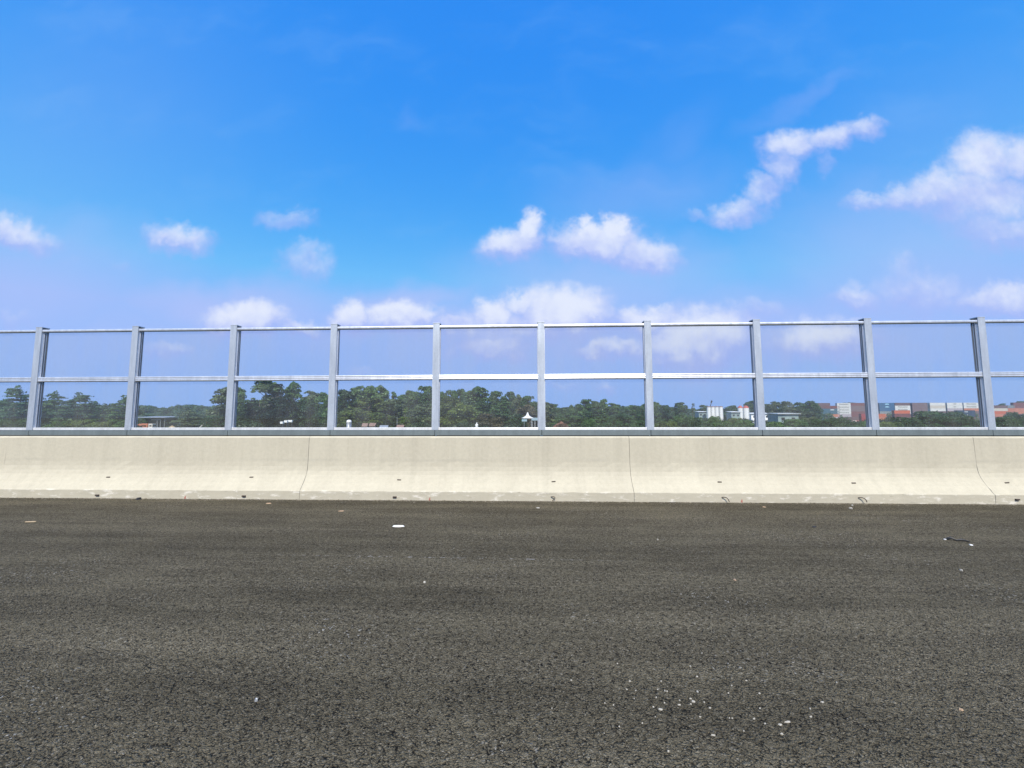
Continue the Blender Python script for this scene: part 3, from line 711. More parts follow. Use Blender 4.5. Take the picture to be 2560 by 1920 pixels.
T_ = [  # px, top py, width px, distance, kind, colour, label
 (6, 999, 60, 150, 'round', G_MID, 'round tree at the far left edge, half out of frame'),
 (46, 964, 78, 140, 'layer', G_BLUE, 'tall layered tree left of the leftmost steel post'),
 (95, 985, 70, 165, 'layer', G_BLUE, 'layered tree standing behind the leftmost steel post'),
 (140, 978, 62, 150, 'layer', G_MID, 'pointed layered tree right of the leftmost post, left one of two peaks'),
 (198, 981, 86, 145, 'layer', G_BLUE, 'broad pointed dark tree in the middle of the second panel, right one of two peaks'),
 (238, 1003, 60, 160, 'layer', G_MID, 'lower layered tree sloping down right of the pointed tree'),
 (262, 1009, 58, 155, 'layer', G_BLUE, 'dark layered tree in the dip left of the second post'),
 (312, 988, 80, 135, 'layer', G_MID, 'layered tree partly hidden by the second steel post'),
 (373, 1036, 42, 215, 'round', G_MID, 'small mid green tree behind the left end of the shed'),
 (474, 1026, 78, 175, 'layer', G_GREY, 'low greyish bushy tree right of the metal roofed shed'),
 (525, 1036, 50, 215, 'round', G_MID, 'mid green tree behind the tan machine'),
 (352, 1046, 26, 170, 'round', G_MID, 'small bush at the left end of the shed'),
 (560, 966, 58, 150, 'tall', G_GREY, 'tall grey green tree behind the third steel post'),
 (600, 966, 36, 175, 'tall', G_PALE, 'pale narrow tree just right of the third steel post'),
 (536, 1040, 42, 140, 'round', G_DARK, 'dark bushy tree low beside the tan machine'),
 (618, 985, 45, 150, 'airy', G_MID, 'mid green airy tree left of the tallest pale tree'),
 (666, 945, 66, 190, 'tall', G_PALE, 'tallest pale tree rising above the dark airy trees'),
 (738, 951, 40, 195, 'tall', G_PALE, 'pale tree with a rounded isolated crown above the dark trees'),
 (688, 960, 62, 125, 'airy', G_BLACK, 'dark airy tree with sky gaps, left of the isolated pale crown'),
 (722, 975, 46, 122, 'airy', G_BLACK, 'dark airy tree below the isolated pale crown'),
 (648, 992, 64, 120, 'airy', G_BLACK, 'dark tree with bare trunks at the left of the dark grove'),
 (690, 1000, 80, 118, 'round', G_BLACK, 'dark low tree at the middle of the dark grove'),
 (766, 995, 62, 128, 'round', G_DARK, 'dark green low tree at the right of the dark grove'),
 (620, 1010, 50, 122, 'round', G_DARK, 'dark low tree just right of the third post'),
 (783, 976, 50, 185, 'tall', G_GREY, 'grey green tree behind the right side of the dark grove'),
 (810, 979, 34, 180, 'tall', G_PALE, 'pale tree just left of the fourth steel post'),
 (828, 985, 34, 160, 'round', G_MID, 'tree hidden behind the fourth steel post'),
 (864, 971, 52, 140, 'tall', G_DARK, 'dark blue green tree just right of the fourth post'),
 (894, 963, 44, 190, 'tall', G_PALE, 'first pale peaked tree above the olive wood'),
 (927, 962, 46, 195, 'tall', G_PALE, 'second pale peaked tree above the olive wood'),
 (952, 961, 40, 190, 'tall', G_PALE, 'third pale peaked tree above the olive wood'),
 (985, 977, 20, 200, 'slim', G_PALE, 'slim pale tree in the dip above the olive wood'),
 (1002, 985, 26, 195, 'tall', G_PALE, 'small pale tree right of the slim tree in the dip'),
 (1028, 975, 62, 180, 'round', G_MID, 'round mid green tree left of the fifth post'),
 (1068, 964, 60, 175, 'round', G_MID, 'tall round tree beside the left of the fifth post'),
 (925, 994, 110, 150, 'round', G_OLIVE, 'broad olive tree in front of the pale peaked trees'),
 (880, 1016, 60, 135, 'round', G_OLIVE, 'low olive tree right behind the grey metal tank'),
 (992, 996, 84, 160, 'round', G_GREY, 'grey olive tree below the dip'),
 (1052, 1008, 66, 150, 'round', G_GREY, 'grey olive bushy tree low beside the fifth post'),
 (1015, 1018, 30, 120, 'cone', G_YEL, 'small bright yellow green tree right of the dark cone tree'),
 (965, 1034, 26, 122, 'cone', G_BLACK, 'small dark cone shaped tree above the grey roof'),
 (940, 1030, 70, 140, 'round', G_OLIVE, 'low olive bush behind the tiled roofs'),
 (1105, 977, 32, 180, 'tall', G_MID, 'mid green tree just right of the fifth post'),
 (1128, 974, 44, 180, 'round', G_MID, 'round tree right of the fifth post, second from it'),
 (1150, 971, 38, 185, 'round', G_MID, 'round tree with a knobby top left of the highest crown'),
 (1172, 975, 40, 180, 'round', G_BLUE, 'dark blue green tree just left of the highest crown above the statue'),
 (1200, 963, 62, 170, 'tall', G_MID, 'highest round crown above the white statue'),
 (1245, 976, 52, 175, 'round', G_MID, 'round tree right of the highest crown'),
 (1275, 978, 44, 172, 'round', G_BLUE, 'dark blue green round tree above left of the white tent'),
 (1297, 985, 34, 165, 'round', G_GREY, 'grey green tree above the white tent'),
 (1323, 988, 46, 160, 'round', G_MID, 'tree behind the white tent, left of the sixth post'),
 (1125, 992, 66, 145, 'round', G_OLIVE, 'olive tree low right of the fifth post'),
 (1160, 1010, 80, 132, 'round', G_OLIVE, 'broad olive tree left of the white statue'),
 (1222, 1033, 68, 126, 'round', G_BROWN, 'brownish bushy tree right of the white statue'),
 (1205, 1000, 80, 148, 'layer', G_MID, 'layered tree behind the white statue'),
 (1262, 1000, 70, 146, 'layer', G_MID, 'layered tree left of the white tent, second row'),
 (1296, 1034, 36, 118, 'round', G_DARK, 'dark bush immediately left of the white tent'),
 (1320, 1010, 50, 150, 'round', G_BROWN, 'brownish tree directly behind the white tent'),
 (1370, 1004, 34, 165, 'tall', G_GREY, 'grey brown tree just right of the sixth post'),
 (1388, 1009, 26, 200, 'round', G_MID, 'small round tree right of the sixth post'),
 (1412, 1017, 44, 230, 'round', G_MID, 'low distant tree in the gap of the red earth panel'),
 (1428, 1011, 18, 225, 'round', G_MID, 'small knob shaped distant tree in the gap'),
 (1460, 997, 46, 200, 'round', G_MID, 'leftmost high round tree above the layered green trees'),
 (1488, 1001, 36, 205, 'tall', G_PALE, 'pale tree right of the leftmost high round tree'),
 (1508, 995, 24, 205, 'tall', G_PALE, 'pale narrow highest tree above the layered green trees'),
 (1535, 1007, 40, 205, 'tall', G_MID, 'mid green tree right of the pale narrow highest tree'),
 (1557, 1014, 20, 200, 'cone', G_BLUE, 'small dark cone tree left of the seventh post'),
 (1586, 1012, 44, 205, 'round', G_MID, 'round tree left of the seventh post'),
 (1612, 1008, 34, 200, 'round', G_MID, 'round tree beside the seventh post'),
 (1425, 1028, 90, 130, 'layer', G_MID, 'broad layered green tree above the red earth'),
 (1492, 1023, 96, 128, 'layer', G_MID, 'broad layered bright green tree right of the red earth'),
 (1555, 1033, 100, 120, 'layer', G_DARK, 'broad layered dark tree left of the seventh post'),
 (1610, 1030, 80, 135, 'layer', G_DARK, 'layered dark tree reaching behind the seventh post'),
 (1638, 1003, 26, 190, 'tall', G_MID, 'narrow tree just right of the seventh post'),
 (1662, 1012, 40, 210, 'round', G_BLUE, 'round blue green tree second right of the seventh post'),
 (1697, 1005, 40, 210, 'round', G_BLUE, 'taller round tree halfway between seventh post and silos'),
 (1733, 1008, 11, 230, 'slim', G_GREY, 'thin lone tree on a bare stem left of the silos'),
 (1760, 1011, 28, 340, 'tall', G_BLUE, 'dark tree behind the left of the four white silos'),
 (1830, 1013, 44, 340, 'round', G_BLUE, 'tree between the white silos and the red topped silos'),
 (1876, 1001, 28, 330, 'tall', G_BLUE, 'tall dark tree right of the red topped silos'),
 (1917, 1009, 20, 330, 'round', G_BLUE, 'tree just right of the eighth post'),
 (1937, 1002, 28, 240, 'tall', G_GREY, 'left tree of the greyish grove left of the first container stack'),
 (1966, 1002, 36, 235, 'round', G_GREY, 'second tree of the greyish grove left of the containers'),
 (2000, 1004, 32, 230, 'tall', G_BLUE, 'third tree of the greyish grove left of the containers'),
 (2024, 1001, 34, 235, 'tall', G_BLUE, 'highest tree of the greyish grove, right of its middle'),
 (2040, 1009, 22, 230, 'round', G_BLUE, 'right end tree of the greyish grove beside brown containers'),
 (1985, 1020, 80, 200, 'round', G_GREY, 'low grey bushy tree at the foot of the greyish grove'),
 (2110, 1006, 60, 480, 'round', G_DARK, 'distant dark trees peeking above the first white container stack'),
 (2505, 1008, 30, 430, 'round', G_BLUE, 'distant tree above the dark brown container at right'),
 (2553, 1002, 22, 430, 'round', G_BLUE, 'distant tree at the right edge above maroon containers'),
]
for r_ in T_:
    tree(*r_, group=TG)
SG = 'shrubs just beyond the barrier'
for r_ in [
 (150, 1053, 60, 90, 'shrub', G_MID, 'green shrub low right of the leftmost post'),
 (205, 1046, 80, 92, 'shrub', G_OLIVE, 'pale olive shrub below the two pointed treetops'),
 (262, 1050, 74, 90, 'shrub', G_OLIVE, 'pale olive shrub left of the second post'),
 (40, 1050, 90, 95, 'shrub', G_DARK, 'dark shrub at the far left behind the panel'),
 (310, 1052, 50, 92, 'shrub', G_MID, 'green shrub behind the second post'),
 (1310, 1066, 60, 90, 'shrub', G_DARK, 'dark low shrub below the white tent'),
 (1475, 1049, 60, 88, 'shrub', G_MID, 'green shrub at the right end of the red earth'),
 (1405, 1056, 36, 100, 'shrub', G_RUST, 'rusty red brown shrub on the red earth'),
 (1530, 1048, 74, 85, 'shrub', G_DARK, 'dark green shrub below the layered dark tree'),
 (1595, 1050, 74, 88, 'shrub', G_DARK, 'dark green shrub left of the seventh post base'),
 (1665, 1050, 70, 90, 'shrub', G_OLIVE, 'olive shrub just right of the seventh post base'),
 (1705, 1033, 70, 110, 'shrub', G_MID, 'tall green shrub left of the white silos'),
 (1738, 1043, 84, 86, 'shrub', G_DARK, 'dark shrub in front of the long white roof'),
 (1786, 1037, 36, 112, 'shrub', G_PALE, 'pale rounded shrub in front of the four white silos'),
 (1805, 1049, 80, 88, 'shrub', G_MID, 'green shrub below the four white silos'),
 (1862, 1050, 76, 88, 'shrub', G_MID, 'green shrub below the red topped silos'),
 (1838, 1042, 44, 120, 'shrub', G_OLIVE, 'olive shrub between the silo groups'),
 (1895, 1062, 50, 70, 'shrub', G_DARK, 'dark low shrub at the foot of the eighth post'),
 (1940, 1054, 70, 90, 'shrub', G_MID, 'green shrub below the pale curved roof'),
 (1985, 1045, 60, 115, 'shrub', G_PALE, 'pale green shrub right of the pale curved roof'),
 (2015, 1038, 60, 120, 'shrub', G_GREY, 'grey green shrub left of the first container stack'),
 (2050, 1048, 90, 86, 'shrub', G_DARK, 'dark shrub below the brown containers'),
 (2095, 1041, 50, 115, 'shrub', G_DARK, 'dark shrub under the first white container stack'),
 (2125, 1052, 80, 84, 'shrub', G_DARK, 'dark shrub left of the ninth post base'),
 (2170, 1053, 56, 84, 'shrub', G_MID, 'green shrub behind the ninth post'),
 (2222, 1051, 70, 84, 'shrub', G_OLIVE, 'olive shrub below the dark blue containers'),
 (2252, 1046, 40, 100, 'shrub', G_DARK, 'dark shrub below the orange red container'),
 (2310, 1028, 130, 90, 'shrub', G_DARK, 'big dark shrub in front of the purple brown containers'),
 (2360, 1024, 110, 95, 'shrub', G_DARK, 'tallest dark shrub below the white containers'),
 (2430, 1043, 90, 88, 'shrub', G_DARK, 'dark shrub below the navy container'),
 (2275, 1048, 70, 82, 'shrub', G_DARK, 'dark shrub left of the tallest dark shrub'),
 (2500, 1038, 70, 90, 'shrub', G_DARK, 'dark shrub right of the tenth post'),
 (2545, 1034, 60, 92, 'shrub', G_DARK, 'dark shrub at the right edge below orange containers'),
 (2532, 1030, 34, 120, 'shrub', G_DARK, 'dark shrub sticking up before the orange container'),
]:
    tree(*r_, name='shrub', group=SG)

# far woodland and undergrowth: nobody could count these
def mass(name, pts, per, size, col, label):
    cl = []
    g = random.Random(3)
    for (x, y, z, r, rz) in pts:
        cl.append(((x, y, z), (r, r, rz), g.uniform(0.3, 0.7)))
    me = leaf_mesh(name, cl, per, size, seed=5)
    o = bpy.data.objects.new(name, me); COL.objects.link(o); o.color = (*col, 1)
    return tag(o, label, 'woodland', kind='stuff')
prof_far = [(-60, 1016), (60, 1014), (345, 1014), (372, 1013), (395, 1021), (430, 1019), (445, 1013), (470, 1012), (492, 1012), (512, 1017), (540, 1015), (600, 1015), (800, 1010), (980, 1005), (1100, 1005), (1330, 1010), (1400, 1021),
            (1440, 1018), (1620, 1016), (1700, 1020), (1745, 1024), (1800, 1022), (1930, 1020), (2060, 1021), (2300, 1022), (2600, 1020), (2700, 1020)]
pts = []
px = -60.0
while px < 2700:
    for (pa, ya), (pb, yb) in zip(prof_far, prof_far[1:]):
        if pa <= px <= pb: ty = ya+(yb-ya)*(px-pa)/(pb-pa)
    Y = rng.uniform(400, 450)
    p = at(px, ty+rng.uniform(-1.2, 1.5), Y); r = rng.uniform(3.6, 6.4)
    zc = p.z
    pts.append((p.x, Y, zc-r*0.75, r, r*0.75)); pts.append((p.x+rng.uniform(-4, 4), Y-8, zc-r*1.9, r*1.15, r)); pts.append((p.x, Y-14, GZ+4, r*1.3, 6))
    px += rng.uniform(4.5, 8)
mass('far_woodland', pts, 26, 0.8, (0.060, 0.110, 0.052), 'distant low wooded hills fading into blue air')
pts = []
for k in range(420):
    px = rng.uniform(-40, 2620); Y = rng.uniform(100, 260)
    r = rng.uniform(1.6, 3.4)
    if any(a < px < b for a, b in ((320, 560), (690, 770), (850, 1025), (1175, 1212), (1285, 1450))): r = rng.uniform(0.5, 0.9)
    p = at(px, 1060, Y)
    pts.append((p.x, Y, GZ+r*0.4, r*1.2, r*rng.uniform(0.6, 1.1)))
mass('undergrowth', pts, 34, 0.5, (0.032, 0.054, 0.026), 'tangled green undergrowth between the trees')  # colour darkened to paint in the shade at the tree feet

# ------------------------------------------------------------------ buildings and yard beyond
def px_w(w, Y): return w/F*Y
def placed(name, label, cat, px, Y, rz=0, group=None):
    p = at(px, 1043, Y)
    return thing(name, label, cat, (p.x, Y, GZ), rz, group)
def hz(py, Y, px=1280): return at(px, py, Y).z-GZ      # height above the land seen at row py
def painted(o, col):
    o.color = (*col, 1); return o
# open metal-roofed shed
Y = 195
t = placed('open_shed', 'open sided shed with a thin flat metal roof beside greyish trees', 'shed', 398, Y)
zt = hz(1042, Y); w = px_w(90, Y)
bm = bmesh.new()
extrude_x(bm, [(-6, zt-0.2), (6, zt+0.35), (6, zt+0.55), (-6, zt+0.0)], -w/2, w/2)
obj('roof', bm, M['steel'], t)
bm = bmesh.new(); box(bm, -w*0.42, w*0.46, 1.5, 1.8, 0, zt-0.2); box(bm, -w*0.42, -w*0.40, -4, 4.5, 0.0, zt-0.6); obj('back_wall', bm, M['dark'], t)  # near-black walls paint the shaded interior under the roof
bm = bmesh.new(); box(bm, w*0.02, w*0.28, -4.5, -4.2, zt-1.35, zt-1.05); obj('beam', bm, M['steel'], t)
for k, x in enumerate((0.2, 0.28, 0.4)):
    bm = bmesh.new(); tube(bm, [(w*x, -4.3, 0), (w*(x-(0.02 if k == 0 else 0)), -4.3, zt-1.2 if k < 2 else zt-0.4)], 0.14); obj('post', bm, M['steel'], t)
# truck with orange tipping bed in front of the shed
def truck(px, Y, rz, col, cabcol, label, L_=6.0, zs=1.0):
    t = placed('tipper_truck', label, 'truck', px, Y, rz)
    bm = bmesh.new()
    for (x0, x1, z0, z1, sl) in ((-3.0, 1.0, 1.1, 2.75*zs, 0.0),):
        a = [(-3.0, 1.1), (0.9, 1.1), (1.1, 2.6*zs), (-3.4, 2.75*zs)]
        lo = [bm.verts.new((x, -1.15, z)) for x, z in a]; hi = [bm.verts.new((x, 1.15, z)) for x, z in a]
        bm.faces.new(lo); bm.faces.new(hi[::-1])
        for k in range(4): bm.faces.new((lo[k], lo[(k+1) % 4], hi[(k+1) % 4], hi[k]))
    for x in (-2.4, -1.4, -0.4, 0.5): box(bm, x-0.06, x+0.06, -1.22, -1.148, 1.15, 2.6*zs)
    painted(obj('bed', bm, M['paint'], t), col)
    bm = bmesh.new(); box(bm, 1.3, 2.9, -1.1, 1.1, 0.9, 2.6*zs, 0.12); painted(obj('cab', bm, M['paint'], t), cabcol)
    bm = bmesh.new(); box(bm, 1.7, 2.6, -1.115, -1.095, 1.75, 2.35); box(bm, 2.895, 2.915, -0.95, 0.95, 1.75, 2.35); obj('window', bm, M['dark'], t)
    bm = bmesh.new(); box(bm, -3.0, 2.8, -0.5, 0.5, 0.75, 1.05); obj('chassis', bm, M['dark'], t)
    for x in (-2.3, -1.2, 2.1):
        for y in (-0.95, 0.95):
            bm = bmesh.new(); tube(bm, [(x, y-0.16, 0.5), (x, y+0.16, 0.5)], 0.5, 16); obj('wheel', bm, M['blackplastic'], t)
    return t
truck(369, 165, 0.15, (0.55, 0.20, 0.11), (0.65, 0.6, 0.52), 'salmon orange tipper truck below the left end of the shed', zs=1.12)
# heap of tan gravel + tan machine with conveyor
def heap(name, px, Y, w, h, mat, label, cat):
    p = at(px, 1043, Y)
    bm = bmesh.new(); n = 18; rings = []
    for k in range(7):
        f_ = k/6; rings.append([bm.verts.new((w/2*(1-f_)**0.8*math.cos(2*PI*i/n)*(1+rng.uniform(-.12, .12)), w/2.6*(1-f_)**0.8*math.sin(2*PI*i/n), h*f_*(1+rng.uniform(-.06, .06)))) for i in range(n)])
    for a, c in zip(rings, rings[1:]):
        for i in range(n): bm.faces.new((a[i], a[(i+1) % n], c[(i+1) % n], c[i]))
    bm.faces.new(rings[-1])
    o = obj(name, bm, mat, None, True); o.location = (p.x, Y, GZ-0.05)
    return tag(o, label, cat)
heap('gravel_heap', 432, 170, 5.5, hz(1063, 170), M['sand'], 'tan gravel heap right of the shed posts', 'gravel heap')
heap('gravel_heap', 485, 185, 12, hz(1066, 185), M['sand'], 'low broad tan gravel heap left of the tan machine', 'gravel heap')
t = placed('crushing_machine', 'tan crushing machine with a sloping pale conveyor beside the third post', 'machine', 528, 170)
z1 = hz(1055, 170); z0 = hz(1068, 170)
bm = bmesh.new(); box(bm, -1.4, 1.5, -1.2, 1.2, z0*0.55, z1-0.35, 0.08)
for x in (-1.2, 0.1, 1.3): box(bm, x-0.25, x+0.25, -0.9, 0.9, z1-0.35, z1+0.1, 0.06)
painted(obj('hopper', bm, M['paint'], t), (0.42, 0.24, 0.11))
bm = bmesh.new(); tube(bm, [(-1.4, 0, z1-0.9), (-3.2, -0.2, z1-1.0), (-5.2, -0.4, z0*0.4)], [0.42, 0.36, 0.25], 8); painted(obj('conveyor', bm, M['paint'], t), (0.55, 0.52, 0.46))
for x in (-1.2, 1.2):
    bm = bmesh.new(); box(bm, x-0.3, x+0.3, -1.3, 1.3, 0, z0*0.55+0.05); obj('track', bm, M['dark'], t)
# pale box tanks under the dark grove
for k, (px, py, w_, lab) in enumerate(((706, 1053.5, 7, 'small white box tank, leftmost of three under the dark grove'), (716, 1050.5, 8, 'white box tank, middle of three under the dark grove'),
                                       (726, 1049.5, 11, 'long white box tank, rightmost of three under the dark grove'))):
    Y = 112+k*1.5; p = at(px, 1043, Y); t = thing('box_tank', lab, 'tank', (p.x, Y, GZ), 0.1*k, 'white box tanks under the trees')
    w = px_w(w_, Y); h = hz(py, Y)
    bm = bmesh.new(); box(bm, -w/2, w/2, -0.4, 0.4, h-0.62, h, 0.06); obj('tank_body', bm, M['white'], t)
    bm = bmesh.new()
    for x in (-w*0.4, w*0.4): box(bm, x-0.06, x+0.06, -0.3, 0.3, 0, h-0.62)
    obj('stand', bm, M['dark'], t)
# grey metal tank
Y = 128; t = placed('metal_tank', 'grey upright metal tank with a domed lid right of the fourth post', 'tank', 873, Y)
r = px_w(6.2, Y); h = hz(1049, Y)
bm = bmesh.new(); lathe(bm, [(r*1.12, 0.0), (r*1.1, 0.4), (r, 1.0), (r*0.98, h-1.0)], n=24); obj('tank_body', bm, M['steel'], t, True)
bm = bmesh.new(); lathe(bm, [(r*1.02, h-1.0), (r*1.02, h-0.75), (r*0.95, h-0.4), (r*0.7, h-0.1), (r*0.3, h)], n=24); obj('tank_lid', bm, M['white'], t, True)
bm = bmesh.new()
for x in (-0.2, 0.2): tube(bm, [(r*0.6+x, -r*0.95, 0), (r*0.6+x, -r*0.95, h-0.9)], 0.03, 6)
for k in range(12): tube(bm, [(r*0.6-0.2, -r*0.95, 0.4+k*0.32), (r*0.6+0.2, -r*0.95, 0.4+k*0.32)], 0.02, 6)
obj('ladder', bm, M['dark'], t)
# small houses with tiled roofs, a pale roof
def house(px, py, w_, Y, wallc, roofm, label, rise=0.9, eave=None):
    t = placed('small_house', label, 'house', px, Y, rng.uniform(-0.2, 0.2))
    w = px_w(w_, Y); h = hz(py, Y); d = w*0.7
    bm = bmesh.new(); extrude_x(bm, [(-d/2-0.3, h-rise-0.05), (0, h), (d/2+0.3, h-rise-0.05), (d/2+0.3, h-rise-0.2), (0, h-0.16), (-d/2-0.3, h-rise-0.2)], -w/2-0.3, w/2+0.3); obj('roof', bm, roofm, t)
    bm = bmesh.new(); box(bm, -w/2, w/2, -d/2, d/2, 0, h-rise-0.1)
    painted(obj('wall', bm, M['paint'], t), wallc)
    bm = bmesh.new(); box(bm, -w*0.1, w*0.12, -d/2-0.04, -d/2+0.02, 0.0, min(2.1, h-rise-0.3)); obj('door', bm, M['dark'], t)
    for x in (-0.32, 0.32):
        bm = bmesh.new(); box(bm, w*x-w*0.1, w*x+w*0.1, -d/2-0.03, -d/2+0.02, 1.0, min(2.1, h-rise-0.3)); obj('window', bm, M['dark'], t)
    return t
house(914, 1057.5, 10, 122, (0.4, 0.34, 0.32), M['tile'], 'small house with a pinkish tiled roof right of the grey tank')
house(933, 1057, 13, 126, (0.42, 0.36, 0.28), M['tile'], 'small house with a tan tiled roof left of the dark cone tree')
house(961, 1063, 15, 110, (0.4, 0.42, 0.45), M['steel'], 'low hut with a pale grey metal roof below the dark cone tree', rise=0.5)
house(1002, 1062, 13, 114, (0.36, 0.25, 0.2), M['tile'], 'low brick hut below the yellow green tree', rise=0.6)
t = placed('lamp_pole', 'thin pale pole left of the yellow green tree', 'pole', 993, 116)
bm = bmesh.new(); tube(bm, [(0, 0, 0), (0, 0, hz(1043, 116))], [0.09, 0.05], 8); obj('pole', bm, M['steel'], t)
bm = bmesh.new(); tube(bm, [(0, 0, hz(1043, 116)-0.05), (0.15, -0.3, hz(1042.5, 116)), (0.2, -0.7, hz(1042.8, 116))], [0.04, 0.04, 0.07], 8); obj('lamp_head', bm, M['steel'], t)
# white statue on a plinth
Y = 100; t = placed('statue', 'small white statue on a plinth in front of the olive trees', 'statue', 1192, Y); h = hz(1056, Y)
bm = bmesh.new(); box(bm, -0.75, 0.55, -0.5, 0.5, 0, h-1.45, 0.04); box(bm, -0.5, 0.45, -0.35, 0.35, h-1.45, h-1.25, 0.03); obj('plinth', bm, M['white'], t)
bm = bmesh.new(); lathe(bm, [(0.33, h-1.25), (0.36, h-1.0), (0.27, h-0.75), (0.31, h-0.5), (0.22, h-0.36), (0.09, h-0.3), (0.14, h-0.2), (0.13, h-0.08), (0.05, h)], n=16)
tube(bm, [(0.25, -0.05, h-0.5), (0.33, -0.2, h-0.75), (0.12, -0.32, h-0.8)], [0.09, 0.08, 0.06], 8); tube(bm, [(-0.25, -0.05, h-0.5), (-0.33, -0.2, h-0.75), (-0.12, -0.32, h-0.82)], [0.09, 0.08, 0.06], 8)
obj('figure', bm, M['white'], t, True)
# white peaked tent with lower awnings beside it
Y = 112; t = placed('peaked_tent', 'white tent with a tall pointed peak left of the sixth post', 'tent', 1319, Y)
zp = hz(1031, Y); ze = hz(1044.5, Y); w = px_w(15, Y)
bm = bmesh.new(); lathe(bm, [(w*1.0, ze-0.15), (w*0.98, ze), (w*0.62, ze+0.22), (w*0.33, ze+0.55), (w*0.2, ze+0.95), (w*0.11, zp-0.15), (w*0.04, zp)], n=8); obj('canopy', bm, M['white'], t)
for a in range(4):
    bm = bmesh.new(); x = w*0.82*math.cos(PI/4+a*PI/2); y = w*0.82*math.sin(PI/4+a*PI/2); tube(bm, [(x, y, 0), (x, y, ze)], 0.07, 8); obj('pole', bm, M['steel'], t)
bm = bmesh.new(); box(bm, -0.8, 0.8, -0.3, 0.4, 0, 1.05, 0.04); box(bm, -1.0, 1.0, -0.45, 0.5, 1.05, 1.13, 0.02); painted(obj('counter', bm, M['paint'], t), (0.42, 0.33, 0.27))
t = placed('market_awning', 'pale teal sheet awning on posts just left of the sixth post', 'awning', 1339, 118)
zt = hz(1045, 118); w = px_w(20, 118)
bm = bmesh.new(); extrude_x(bm, [(-2, zt-0.75), (2, zt), (2, zt+0.08), (-2, zt-0.67)], -w/2, w/2); obj('roof_sheet', bm, M['teal'], t)
for x in (-0.45, -0.1, 0.25, 0.45):
    bm = bmesh.new(); tube(bm, [(w*x, -1.8, 0), (w*x, -1.8, zt-0.72)], 0.06, 8); obj('post', bm, M['white'], t)
bm = bmesh.new(); box(bm, -w/2+0.1, w/2-0.1, 1.75, 1.95, 0, zt-0.1); obj('back_wall', bm, M['dark'], t)
t = placed('market_awning', 'small pale blue awning to the left under the peaked tent', 'awning', 1311, 106)
zt = hz(1049, 106); w = px_w(13, 106)
bm = bmesh.new(); extrude_x(bm, [(-1, zt-0.5), (1, zt), (1, zt+0.08), (-1, zt-0.42)], -w/2, w/2); obj('roof_sheet', bm, M['teal'], t)
for x in (-0.42, 0.42):
    bm = bmesh.new(); tube(bm, [(w*x, -0.9, 0), (w*x, -0.9, zt-0.5)], 0.05, 8); obj('post', bm, M['dark'], t)
heap('earth_mound', 1402, 104, px_w(96, 104), hz(1054, 104), M['earth'], 'mound of bare red brown earth right of the sixth post', 'earth mound')

# silos
def silo(px, wpx, top, Y, label, domed, rz=0):
    t = placed('silo', label, 'silo', px, Y, rz, 'white silos' if not domed else 'red topped silos')
    r = px_w(wpx/2, Y); h = hz(top, Y)
    ze = h-(px_w(6, Y) if domed else px_w(2.6, Y))
    pr = [(r*0.35, 1.6), (r, 4.2)]
    z = 4.2
    while z < ze-1.2:
        pr += [(r, z+0.02), (r*0.985, z+0.08), (r*0.985, z+1.1), (r, z+1.16)]; z += 1.2
    pr.append((r, ze))
    bm = bmesh.new(); lathe(bm, pr, n=28); obj('silo_body', bm, M['white'], t)
    bm = bmesh.new()
    if domed: lathe(bm, [(r*1.02, ze), (r*1.0, ze+0.25), (r*0.75, ze+(h-ze)*0.55), (r*0.4, h-0.25), (r*0.36, h-0.05), (r*0.3, h)], n=28)
    else: lathe(bm, [(r*1.05, ze), (r*1.05, h-0.3), (r*0.9, h-0.2), (r*0.2, h)], n=28)
    obj('silo_roof', bm, M['redroof'] if domed else M['silotop'], t)
    for a in range(4):
        bm = bmesh.new(); x = r*0.9*math.cos(PI/4+a*PI/2); y = r*0.9*math.sin(PI/4+a*PI/2); tube(bm, [(x, y, 0), (x, y, 4.3)], 0.16, 8); obj('leg', bm, M['steel'], t)
    bm = bmesh.new()
    for x in (-0.25, 0.25): tube(bm, [(r*0.55+x, -r*0.9, 2), (r*0.55+x, -r*0.9, ze)], 0.05, 6)
    obj('ladder', bm, M['steel'], t)
    return t
M['silotop'] = simple('dull_grey_brown_metal', (0.26, 0.19, 0.18), 0.7, var=0.2, scale=1)
for k, (px, lab) in enumerate(((1772.5, 'first white silo from the left in the row of four'), (1782.5, 'second white silo from the left in the row of four'), (1792.5, 'third white silo from the left in the row of four'), (1803, 'rightmost white silo in the row of four'))):
    silo(px, 9.3, 1016.5, 300+(k % 2)*0.6, lab, False)
silo(1851.5, 11.2, 1015.5, 290, 'left one of two white silos with red domed tops', True)
silo(1865.5, 13.6, 1015.5, 291, 'right one of two white silos with red domed tops, the wider one', True)
